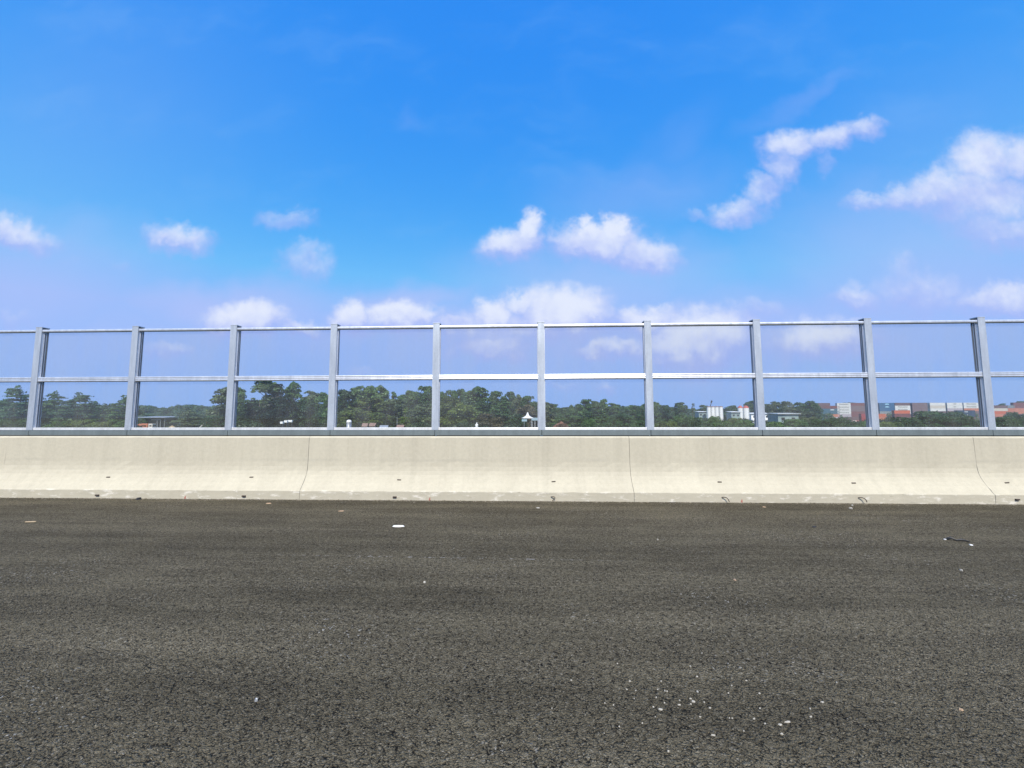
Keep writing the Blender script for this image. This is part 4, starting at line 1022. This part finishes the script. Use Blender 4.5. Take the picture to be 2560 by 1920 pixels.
# loading boom above the white silos
t = placed('loading_boom', 'dark slanting boom rising above the four white silos', 'boom', 1777, 304)
bm = bmesh.new(); z0 = hz(1017, 304); z1 = hz(1003, 304); tube(bm, [(0, 0, 0), (0, 0, z0), (px_w(2.5, 304), 0, z1-1.6)], [0.35, 0.3, 0.22], 8); obj('boom_arm', bm, M['dark'], t)
bm = bmesh.new(); tube(bm, [(px_w(2.4, 304), 0, z1-1.8), (px_w(4.2, 304), 0, z1)], [0.55, 0.6], 8); obj('boom_head', bm, M['dark'], t)
def flat_shed(px, w_, top, bot, Y, wallm, label, roofm=None, wallin=0.12):
    t = placed('factory_shed', label, 'factory shed', px, Y)
    w = px_w(w_, Y); h = hz(top, Y); e = hz(bot, Y)
    bm = bmesh.new(); extrude_x(bm, [(-4, e), (4, h-0.02), (4.2, h+0.1), (-4.2, e+0.35)], -w/2, w/2); obj('roof', bm, roofm or M['white'], t)
    bm = bmesh.new(); box(bm, -w/2*(1-wallin), w/2*(1-wallin), -3.2, 3.8, 0, e-0.02); obj('wall', bm, wallm, t)
    bm = bmesh.new()
    n = max(2, int(w/4))
    for k in range(n):
        x = -w/2*(1-wallin)+w*(1-wallin)*(k+0.5)/n
        box(bm, x-0.7, x+0.7, -3.23, -3.15, max(1.0, e-2.6), max(1.6, e-1.3))
    obj('window', bm, M['dark'], t)
    return t
flat_shed(1753, 22, 1029, 1031.5, 310, M['teal'], 'low shed with a long white roof left of the four white silos')
flat_shed(1834, 24, 1029.5, 1032.5, 285, M['teal'], 'pale teal walled shed with a white roof left of the red topped silos')
flat_shed(1895, 50, 1033, 1036.5, 300, M['paint'], 'white roofed shed right of the red topped silos, behind the eighth post')
flat_shed(1958, 54, 1034, 1037, 170, M['teal'], 'long low building with a pale roof below the greyish grove')
t = placed('white_van', 'white van among shrubs left of the eighth post', 'van', 1890, 150, 0.1)
z0 = hz(1063, 150); 
bm = bmesh.new()
a = [(-1.9, 0.5), (1.9, 0.5), (1.95, 1.2), (1.5, 1.35), (1.0, 2.1), (-1.9, 2.15)]
lo = [bm.verts.new((x, -0.9, z)) for x, z in a]; hi = [bm.verts.new((x, 0.9, z)) for x, z in a]
bm.faces.new(lo); bm.faces.new(hi[::-1])
for k in range(6): bm.faces.new((lo[k], lo[(k+1) % 6], hi[(k+1) % 6], hi[k]))
obj('body', bm, M['white'], t)
bm = bmesh.new()
for x in (-1.2, -0.2, 0.7): box(bm, x-0.35, x+0.35, -0.92, -0.89, 1.4, 1.9)
obj('window', bm, M['dark'], t)
for x in (-1.2, 1.2):
    for y in (-0.8, 0.8):
        bm = bmesh.new(); tube(bm, [(x, y-0.1, 0.35), (x, y+0.1, 0.35)], 0.35, 14); obj('wheel', bm, M['blackplastic'], t)
t.location.z = GZ+max(0, z0-0.2) if z0 > 0.3 else GZ
bm = bmesh.new(); box(bm, -2.4, 2.4, -1.3, 1.3, -(t.location.z-GZ), -0.01); painted(obj('ramp', bm, M['paint'], t), (0.3, 0.29, 0.26))

# ------------------------------------------------------------------ shipping containers
def container_mesh(Lc):
    bm = bmesh.new(); w, h = 2.44, 2.59; x1 = Lc/2; y1 = w/2
    # corrugated skin as one outline round the box
    def corr(p, q, n):
        out = []
        d = Vector((q[0]-p[0], q[1]-p[1])); nn = Vector((d.y, -d.x)).normalized()
        for k in range(n):
            for f_, o_ in ((0.0, 0), (0.3, 0), (0.42, -0.05), (0.88, -0.05)):
                f2 = (k+f_)/n; out.append((p[0]+d.x*f2+nn.x*o_, p[1]+d.y*f2+nn.y*o_))
        return out
    ol = corr((-x1+.1, -y1+.03), (x1-.1, -y1+.03), 22) + corr((x1-.06, -y1+.1), (x1-.06, y1-.1), 5) + corr((x1-.1, y1-.03), (-x1+.1, y1-.03), 22) + corr((-x1+.06, y1-.1), (-x1+.06, -y1+.1), 5)
    a = [bm.verts.new((x, y, 0.16)) for x, y in ol]; c = [bm.verts.new((x, y, h-0.1)) for x, y in ol]
    n = len(ol)
    for i in range(n): bm.faces.new((a[i], a[(i+1) % n], c[(i+1) % n], c[i]))
    bm.faces.new(a[::-1]); bm.faces.new(c)
    # frame: corner posts, rails
    for sx_ in (-1, 1):
        for sy_ in (-1, 1):
            box(bm, sx_*(x1-.08)-.08, sx_*(x1-.08)+.08, sy_*(y1-.08)-.08, sy_*(y1-.08)+.08, 0, h)
    for sy_ in (-1, 1):
        box(bm, -x1+.161, x1-.161, sy_*(y1-.06)-.06, sy_*(y1-.06)+.06, 0.01, 0.17); box(bm, -x1+.161, x1-.161, sy_*(y1-.05)-.05, sy_*(y1-.05)+.05, h-0.12, h-0.01)
    for sx_ in (-1, 1):
        box(bm, sx_*(x1-.07)-.06, sx_*(x1-.07)+.06, -y1+.161, y1-.161, 0.01, 0.17); box(bm, sx_*(x1-.07)-.06, sx_*(x1-.07)+.06, -y1+.161, y1-.161, h-.13, h-0.01)
    # door lock rods on the right end
    for y in (-0.75, -0.3, 0.3, 0.75): box(bm, x1-.03, x1-.005, y-.02, y+.02, 0.2, h-0.15)
    me = bpy.data.meshes.new('container_box'); bmesh.ops.recalc_face_normals(bm, faces=bm.faces); bm.to_mesh(me); bm.free(); me.materials.append(M['paint'])
    return me
CM = {13.7: container_mesh(13.7), 12.2: container_mesh(12.2), 6.06: container_mesh(6.06)}
def glyphs(kind):
    """unreadable far lettering: a row of upright strokes, the size and shade of the real one"""
    bm = bmesh.new(); g = random.Random(5)
    if kind == 'word':
        x = -4.2
        for k in range(9):
            wd = g.uniform(0.55, 0.85); hh = 1.15 if k == 0 else 0.8
            box(bm, x, x+0.2, -1.245, -1.222, 0.9, 0.9+hh); box(bm, x+wd-0.2, x+wd, -1.245, -1.222, 0.9, 0.9+hh*0.95)
            box(bm, x+0.2, x+wd-0.2, -1.2445, -1.222, 0.9+hh*0.45, 0.9+hh*0.45+0.22)
            x += wd+0.2
    elif kind == 'short':
        for k in range(3): box(bm, -1.2+k*0.9, -0.6+k*0.9, -1.245, -1.222, 1.0, 1.7)
    else:
        box(bm, -1.6, 1.9, -1.245, -1.222, 1.0, 1.65); box(bm, -1.0, 1.3, -1.2448, -1.222, 1.65, 1.85)
    me = bpy.data.meshes.new('lettering'); bm.to_mesh(me); bm.free()
    return me
GM = {'word': glyphs('word'), 'short': glyphs('short'), 'logo': glyphs('logo')}
M['ink'] = objcol('marking_paint', 0.6, 0.1)
for g_ in GM.values(): g_.materials.append(M['ink'])
CG = 'shipping containers stacked in the yard'
C_WHITE = (0.66, 0.66, 0.63); C_CREAM = (0.55, 0.50, 0.42); C_BLUE = (0.015, 0.10, 0.22); C_NAVY = (0.02, 0.045, 0.085); C_MAROON = (0.17, 0.055, 0.05); C_BROWN = (0.145, 0.085, 0.085)
C_PURP = (0.17, 0.115, 0.12); C_ORANGE = (0.52, 0.13, 0.055); C_SALMON = (0.50, 0.185, 0.105); C_GREY = (0.22, 0.25, 0.26); C_RED = (0.33, 0.05, 0.05); C_TEAL = (0.05, 0.12, 0.16); C_LILAC = (0.42, 0.37, 0.40)
YC = 385.0
RH = 2.6/YC*F        # one container in photo rows
def stack(px, top, items, where, Y=YC, Lc=13.7):
    """items from the top down: (colour, words, mark, mark colour)"""
    z = at(px, top, Y).z
    n = len(items)
    names = ['top one', 'second from top', 'third from top', 'fourth from top', 'fifth from top', 'sixth from top']
    # the stack stands on the land: whole boxes down to the ground
    full = max(n, round((z-GZ)/2.605))
    x = at(px, top, Y).x
    for k in range(full):
        col, words, mark, mc = items[k] if k < n else (items[-1][0], items[-1][1], None, None)
        zb = GZ+0.05+(full-1-k)*2.605
        lab = '%s container, %s of stack %s' % (words, names[k] if k < full-1 else 'bottom', where)
        t = thing('shipping_container', lab, 'shipping container', (x, Y, zb), 0, CG)
        c = bpy.data.objects.new('container_box', CM[Lc]); COL.objects.link(c); c.parent = t; c.color = (*col, 1)
        if mark:
            g_ = bpy.data.objects.new('lettering', GM[mark]); COL.objects.link(g_); g_.parent = t; g_.color = (*mc, 1)
INK = (0.10, 0.11, 0.09); LB = (0.35, 0.62, 0.75); W_ = (0.6, 0.62, 0.62)
stack(2054, 1011, [(C_BROWN, 'dull brown', None, None)]*2+[(C_TEAL, 'dull teal', None, None)]*4, 'left of the pale lettered teal one')
stack(2077, 1011.5, [(C_MAROON, 'dull red', None, None), (C_TEAL, 'dark teal', 'logo', W_), (C_TEAL, 'dark teal', None, None), (C_SALMON, 'faded orange', None, None), (C_LILAC, 'pale lilac', None, None), (C_BROWN, 'brown', None, None)], 'just left of the white lettered stack')
stack(2107, 1010.5, [(C_WHITE, 'white', 'word', INK)]*4+[(C_LILAC, 'pale lilac', None, None), (C_BROWN, 'brown', None, None)], 'with four white lettered boxes', Lc=12.2)
stack(2143, 1011, [(C_MAROON, 'reddish', None, None), (C_PURP, 'purple brown', None, None), (C_PURP, 'purple brown', None, None), (C_MAROON, 'dull red', None, None), (C_MAROON, 'dull red', None, None), (C_BROWN, 'brown', None, None)], 'just left of the ninth post')
stack(2176, 1011, [(C_BROWN, 'brown', None, None), (C_NAVY, 'navy', None, None), (C_NAVY, 'navy', None, None), (C_MAROON, 'dull red', None, None), (C_RED, 'red', None, None), (C_RED, 'red', None, None)], 'hidden behind the ninth post', Lc=12.2, Y=388)
stack(2214, 1010.5, [(C_BLUE, 'blue', 'logo', LB), (C_BLUE, 'blue', 'logo', LB), (C_BLUE, 'blue', None, None), (C_GREY, 'grey', None, None), (C_SALMON, 'brick pink', None, None), (C_BROWN, 'brown', None, None)], 'with blue boxes')
stack(2253, 1010.5, [(C_BROWN, 'brown', None, None), (C_WHITE, 'white', 'word', INK), (C_WHITE, 'white', 'word', INK), (C_WHITE, 'white', None, None), (C_BROWN, 'brown', None, None), (C_BROWN, 'brown', None, None)], 'right next to the blue stack')
stack(2296, 1010, [(C_PURP, 'purple brown', None, None)]*4+[(C_BROWN, 'brown', None, None)]*2, 'between the two white groups')
stack(2340.5, 1009.5, [(C_WHITE, 'plain white', None, None), (C_CREAM, 'cream', None, None), (C_WHITE, 'white', None, None), (C_BROWN, 'brown', None, None), (C_BROWN, 'brown', None, None), (C_BROWN, 'brown', None, None)], 'left of the short lettered white boxes')
stack(2383, 1009.5, [(C_WHITE, 'white', 'short', INK), (C_WHITE, 'white', 'short', INK), (C_LILAC, 'pale lilac', None, None), (C_BROWN, 'brown', None, None), (C_BROWN, 'brown', None, None), (C_BROWN, 'brown', None, None)], 'with short lettering')
stack(2424.5, 1009.5, [(C_WHITE, 'white', 'word', INK), (C_WHITE, 'white', 'word', INK), (C_SALMON, 'salmon', None, None), (C_BROWN, 'brown', None, None), (C_BROWN, 'brown', None, None), (C_BROWN, 'brown', None, None)], 'left of the tenth post')
stack(2463, 1010.5, [(C_BROWN, 'brown', None, None), (C_PURP, 'purple brown', None, None), (C_SALMON, 'salmon', None, None), (C_SALMON, 'salmon', None, None), (C_BROWN, 'brown', None, None), (C_BROWN, 'brown', None, None)], 'hidden behind the tenth post', Y=388)
stack(2497, 1011, [(C_BROWN, 'dark brown', None, None), (C_CREAM, 'cream', None, None), (C_ORANGE, 'orange', None, None), (C_SALMON, 'salmon', None, None), (C_BROWN, 'brown', None, None), (C_BROWN, 'brown', None, None)], 'just right of the tenth post', Lc=12.2)
stack(2524, 1016.5, [(C_GREY, 'pale grey', None, None), (C_SALMON, 'salmon', None, None), (C_SALMON, 'salmon', None, None), (C_BROWN, 'brown', None, None), (C_BROWN, 'brown', None, None)], 'that is lower, near right edge', Lc=6.06)
stack(2549, 1008.5, [(C_MAROON, 'maroon', None, None), (C_MAROON, 'maroon', None, None), (C_SALMON, 'salmon', None, None), (C_SALMON, 'salmon', None, None), (C_BROWN, 'brown', None, None), (C_BROWN, 'brown', None, None)], 'at the right edge')
# nearer containers in front of the stacks
YN = 330
stack(2252, 1030, [(C_ORANGE, 'orange red', None, None), (C_MAROON, 'dull maroon', None, None), (C_BROWN, 'brown', None, None)], 'standing in front, right of blue', Y=YN, Lc=6.06 if False else 12.2)
stack(2411, 1027, [(C_NAVY, 'dark navy', 'short', W_), (C_NAVY, 'dark navy', 'short', W_), (C_BROWN, 'brown', None, None)], 'standing in front, below white boxes', Y=335, Lc=13.7)
stack(2159, 1031, [(C_RED, 'faded red', None, None), (C_RED, 'bright red', None, None), (C_RED, 'red', None, None)], 'of short boxes by ninth post', Y=335, Lc=6.06)
stack(2199.5, 1031, [(C_ORANGE, 'small orange', None, None), (C_SALMON, 'small salmon', None, None), (C_BROWN, 'small brown', None, None)], 'of short boxes below blue', Y=340, Lc=6.06)
# pale canvas topped truck by the red container
truck(2134, 315, 0.0, (0.7, 0.55, 0.52), (0.55, 0.1, 0.09), 'red truck with a pale pink load left of the bright red container', zs=1.0).location.z = GZ

# ------------------------------------------------------------------ sun and sky
SUN_EL = math.radians(47); SUN_AZ = math.radians(3.5)       # behind the camera, a touch to the right
sun_dir = Vector((math.sin(SUN_AZ)*math.cos(SUN_EL), -math.cos(SUN_AZ)*math.cos(SUN_EL), math.sin(SUN_EL)))
sl = bpy.data.lights.new('sun', 'SUN'); sl.energy = 4.0; sl.angle = math.radians(0.53); sl.color = (1.0, 0.93, 0.81)
so = bpy.data.objects.new('sun', sl); COL.objects.link(so); so.location = (0, -20, 40)
so.rotation_euler = sun_dir.to_track_quat('Z', 'Y').to_euler()

w = bpy.data.worlds.new('World'); sc.world = w; w.use_nodes = True
nt = w.node_tree; bg = nt.nodes['Background']
sky = N(nt, 'ShaderNodeTexSky'); sky.sky_type = 'NISHITA'; sky.sun_disc = False
sky.sun_elevation = SUN_EL; sky.sun_rotation = PI - SUN_AZ
sky.altitude = 50; sky.air_density = 1.0; sky.dust_density = 0.6; sky.ozone_density = 2.0
SKYS = 0.1
gen = N(nt, 'ShaderNodeTexCoord').outputs['Generated']
sep = N(nt, 'ShaderNodeSeparateXYZ'); L(nt, gen, sep.inputs[0])
EXPO = 0.6; EXPF = 2.0**EXPO
# deep, saturated grade of the clear sky: a power curve for each channel
ssep = N(nt, 'ShaderNodeSeparateColor'); L(nt, sky.outputs[0], ssep.inputs[0])
scmb = N(nt, 'ShaderNodeCombineColor')
for ch, (in0, out0, gm, top) in enumerate(((0.73, 0.028, 2.05, 2.35), (1.25, 0.272, 0.80, 2.75), (2.34, 0.90, 0.11, 5.0))):
    q = math_n(nt, 'POWER', math_n(nt, 'DIVIDE', math_n(nt, 'MINIMUM', ssep.outputs[ch], top), in0), gm)
    L(nt, math_n(nt, 'MULTIPLY', q, out0/EXPF/SKYS), scmb.inputs[ch])
skycol = scmb.outputs[0]
# --- clouds, placed by direction on the sky
ys = math_n(nt, 'MAXIMUM', sep.outputs[1], 0.02)
cmb = N(nt, 'ShaderNodeCombineXYZ'); L(nt, math_n(nt, 'DIVIDE', sep.outputs[0], ys), cmb.inputs[0]); L(nt, math_n(nt, 'DIVIDE', sep.outputs[2], ys), cmb.inputs[1])
UV = cmb.outputs[0]
def vadd(a, b, k):
    n = N(nt, 'ShaderNodeVectorMath'); n.operation = 'MULTIPLY_ADD'; n.inputs[1].default_value = (k, k, 0)
    L(nt, b, n.inputs[0]); L(nt, a, n.inputs[2]); return n.outputs[0]
def vnoise(scale, detail, rough=0.55):
    n = N(nt, 'ShaderNodeTexNoise'); n.inputs['Scale'].default_value = scale; n.inputs['Detail'].default_value = detail; n.inputs['Roughness'].default_value = rough
    L(nt, UV, n.inputs['Vector'])
    s = N(nt, 'ShaderNodeVectorMath'); s.operation = 'SUBTRACT'; s.inputs[1].default_value = (0.5, 0.5, 0.5); L(nt, n.outputs['Color'], s.inputs[0])
    return s.outputs[0], n.outputs['Fac']
w1, f1 = vnoise(6.0, 3); w2, f2 = vnoise(20.0, 7, 0.62)
WUV = vadd(vadd(UV, w1, 0.10), w2, 0.075)
SUV = vadd(UV, w1, 0.16)
def uvp(x, y):       # photo position (2212-wide) -> direction coordinates
    d = ray(x*W/2212, y*W/2212); return d.x/d.y, d.z/d.y
def blob(src, x, y, rx, ry, rot, a, inner=0.0):
    u, v = uvp(x, y); u2, v2 = uvp(x+10, y)
    k = math.hypot(u2-u, v2-v)/10
    mp = N(nt, 'ShaderNodeMapping'); mp.vector_type = 'TEXTURE'
    mp.inputs['Location'].default_value = (u, v, 0); mp.inputs['Rotation'].default_value = (0, 0, math.radians(rot)); mp.inputs['Scale'].default_value = (rx*k*1.12, ry*k*1.15, 1)
    L(nt, src, mp.inputs[0])
    ln = N(nt, 'ShaderNodeVectorMath'); ln.operation = 'LENGTH'; L(nt, mp.outputs[0], ln.inputs[0])
    mr = N(nt, 'ShaderNodeMapRange'); mr.interpolation_type = 'SMOOTHSTEP'
    for i_, v_ in enumerate((1.55, inner, 0.0, a)): mr.inputs[i_+1].default_value = v_
    L(nt, ln.outputs['Value'], mr.inputs[0])
    sy = N(nt, 'ShaderNodeSeparateXYZ'); L(nt, mp.outputs[0], sy.inputs[0])
    return mr.outputs[0], sy.outputs[1]
PUFF = [(30, 505, 95, 30, -12, 0.73), (385, 513, 72, 32, -3, 0.73), (625, 472, 58, 24, -6, 0.47), (660, 562, 60, 36, -8, 0.52),
 (1110, 525, 70, 42, 15, 0.95), (1140, 492, 34, 34, 0, 0.95), (1290, 515, 92, 42, 0, 1.00), (1335, 490, 38, 32, 0, 1.00), (1268, 492, 34, 26, 0, 0.95), (1385, 545, 75, 38, -20, 0.80),
 (1865, 283, 55, 24, 12, 0.64), (1790, 298, 60, 30, 5, 0.72), (1712, 312, 62, 36, 0, 0.76), (1692, 360, 38, 48, -10, 0.64), (1655, 412, 45, 36, 30, 0.60), (1595, 455, 78, 30, 6, 0.64), (1790, 350, 24, 30, 0, 0.40), (1495, 462, 28, 14, 0, 0.36),
 (2125, 350, 85, 62, 20, 0.80), (2215, 345, 70, 60, 0, 0.80), (2020, 412, 80, 44, 15, 0.72), (1945, 432, 70, 30, 10, 0.64), (1868, 440, 48, 18, 0, 0.56), (2110, 425, 140, 62, 0, 0.76), (2180, 500, 125, 48, -8, 0.64),
 (2160, 650, 110, 36, 0, 0.72), (1985, 630, 95, 55, 0, 0.52), (1850, 640, 65, 32, -20, 0.60), (1960, 575, 40, 38, 30, 0.38),
 (525, 692, 85.8, 34.5, 0, 0.95), (650, 702, 66, 18.4, 0, 0.70), (768, 690, 46.2, 36.8, 0, 1.00), (865, 690, 72.6, 34.5, 0, 1.00), (1066, 682, 46.2, 34.5, 0, 0.95), (1215, 668, 93.5, 50.6, 0, 1.00), (1130, 655, 49.5, 23, 0, 0.80), (1130, 705, 187, 39.1, 0, 0.70), (1395, 690, 72.6, 32.2, 0, 0.85), (985, 712, 66, 27.6, 0, 0.70),
 (1510, 735, 125, 59.4, 8, 1.00), (1770, 738, 106.25, 48.6, 6, 0.90), (1060, 752, 87.5, 29.7, 0, 0.78), (1320, 760, 93.75, 21.6, 0, 0.73), (360, 752, 55, 18, 0, 0.50), (1312, 838, 22, 18, 0, 0.45), (1205, 828, 60, 14, 0, 0.30), (780, 800, 40, 12, 0, 0.35), (35, 690, 40, 20, 0, 0.35), (255, 580, 24, 14, 0, 0.26), (1640, 675, 50, 22, 0, 0.40), (150, 565, 30, 12, 0, 0.19)]
SOFT = [(480, 648, 240, 46, 0, .6), (870, 652, 160, 36, 8, .65), (1290, 605, 270, 90, 0, .52), (2010, 540, 330, 160, 0, .45), (40, 610, 280, 140, 0, .45), (1250, 715, 620, 95, 0, .55), (1740, 215, 125, 20, 26, .16), (1470, 300, 90, 40, 40, .10), (1380, 420, 200, 70, 10, .20),
 (1900, 690, 330, 60, 0, .30), (400, 720, 330, 60, 0, .32), (880, 250, 16, 30, 0, .08), (1520, 745, 280, 70, 0, .5), (1050, 745, 220, 55, 0, .45), (720, 725, 220, 45, 0, .42), (1830, 740, 230, 55, 0, .42), (250, 760, 300, 60, 0, .35), (150, 250, 380, 260, 0, .10), (2000, 300, 340, 140, 20, .10), (1730, 430, 50, 40, 0, .15)]
def chain(lst, src, inner=0.0, shade=False):
    acc = num = den = None
    for q in lst:
        sv = src
        if acc is not None:      # one after the other, so that few values are alive at once
            sq = N(nt, 'ShaderNodeVectorMath'); sq.operation = 'MULTIPLY_ADD'; sq.inputs[1].default_value = (1e-7, 1e-7, 1e-7)
            L(nt, num if shade else acc, sq.inputs[0]); L(nt, src, sq.inputs[2]); sv = sq.outputs[0]
        o_, y_ = blob(sv, *q, inner=inner)
        acc = o_ if acc is None else math_n(nt, 'MAXIMUM', acc, o_)
        if shade:
            num = math_n(nt, 'MULTIPLY', o_, y_) if num is None else math_n(nt, 'MULTIPLY_ADD', o_, y_, num)
            den = o_ if den is None else math_n(nt, 'ADD', den, o_)
    if shade:      # height within the cloud: lit tops, shaded bases
        return acc, math_n(nt, 'DIVIDE', num, math_n(nt, 'MAXIMUM', den, 0.05))
    return acc
puff, rise = chain(PUFF, WUV, inner=0.25, shade=True)
soft = chain(SOFT, SUV)
n3 = noise(nt, UV, 42.0, 5, 0.6)
dens = math_n(nt, 'ADD', puff, math_n(nt, 'MULTIPLY', math_n(nt, 'SUBTRACT', n3, 0.5), 0.30))
cov = math_n(nt, 'MULTIPLY', maprange(nt, dens, 0.02, 0.92, smooth=True), maprange(nt, puff, 0.02, 0.25))
front = maprange(nt, sep.outputs[1], 0.02, 0.15)
cov = math_n(nt, 'MULTIPLY', math_n(nt, 'MULTIPLY', cov, 0.93), front)
mv_ = N(nt, 'ShaderNodeMapping'); mv_.inputs['Rotation'].default_value = (0, 0, -0.35); mv_.inputs['Scale'].default_value = (1.1, 2.6, 1); L(nt, SUV, mv_.inputs[0])
veil = maprange(nt, noise(nt, mv_.outputs[0], 2.1, 7, 0.6), 0.46, 0.85, 0.0, 0.14, smooth=True)
veil = math_n(nt, 'MULTIPLY', veil, front)
softc = math_n(nt, 'MULTIPLY', math_n(nt, 'ADD', soft, math_n(nt, 'MULTIPLY', veil, 0.4)), front)
K = 2.0/EXPF/SKYS
LAV = tuple(c*K for c in (0.205, 0.252, 0.475)); WHT = tuple(c*K for c in (0.41, 0.435, 0.505)); SOFTC = tuple(c*K for c in (0.240, 0.280, 0.480))
lit = math_n(nt, 'ADD', math_n(nt, 'MULTIPLY', rise, 0.50), math_n(nt, 'MULTIPLY', dens, 0.68))
lit = math_n(nt, 'ADD', lit, math_n(nt, 'MULTIPLY', math_n(nt, 'SUBTRACT', noise(nt, UV, 22.0, 4, 0.5), 0.5), 0.55))
cc = mixc(nt, maprange(nt, lit, 0.04, 0.92, smooth=True), LAV, WHT)
skyc = mixc(nt, softc, mixc(nt, veil, skycol, tuple(c*K for c in (0.13, 0.30, 0.485))), SOFTC)
skyc = mixc(nt, cov, skyc, cc)
L(nt, skyc, bg.inputs['Color']); bg.inputs['Strength'].default_value = SKYS
bm = bmesh.new(); box(bm, -900, 900, -40, 760, GZ-1.0, 48)
m, nth, b, o = new_mat('pale_air'); nth.nodes.remove(b)
pv = N(nth, 'ShaderNodeVolumePrincipled'); pv.inputs['Color'].default_value = (0.84, 0.92, 0.97, 1); pv.inputs['Density'].default_value = 0.00022; pv.inputs['Anisotropy'].default_value = 0.2
L(nth, pv.outputs[0], o.inputs['Volume'])
hz_o = obj('haze', bm, m); tag(hz_o, 'thin bluish air over the land', 'haze', kind='stuff')
w.cycles.sampling_method = 'AUTOMATIC'

sc.view_settings.view_transform = 'Standard'; sc.view_settings.look = 'None'
sc.view_settings.exposure = EXPO; sc.view_settings.gamma = 1.0
sc.view_settings.use_curve_mapping = False
sc.render.film_transparent = False
sc.cycles.max_bounces = 8; sc.cycles.transparent_max_bounces = 24; sc.cycles.diffuse_bounces = 3
sc.cycles.use_denoising = True
try:
    sc.cycles.denoiser = 'OPENIMAGEDENOISE'
except Exception: pass
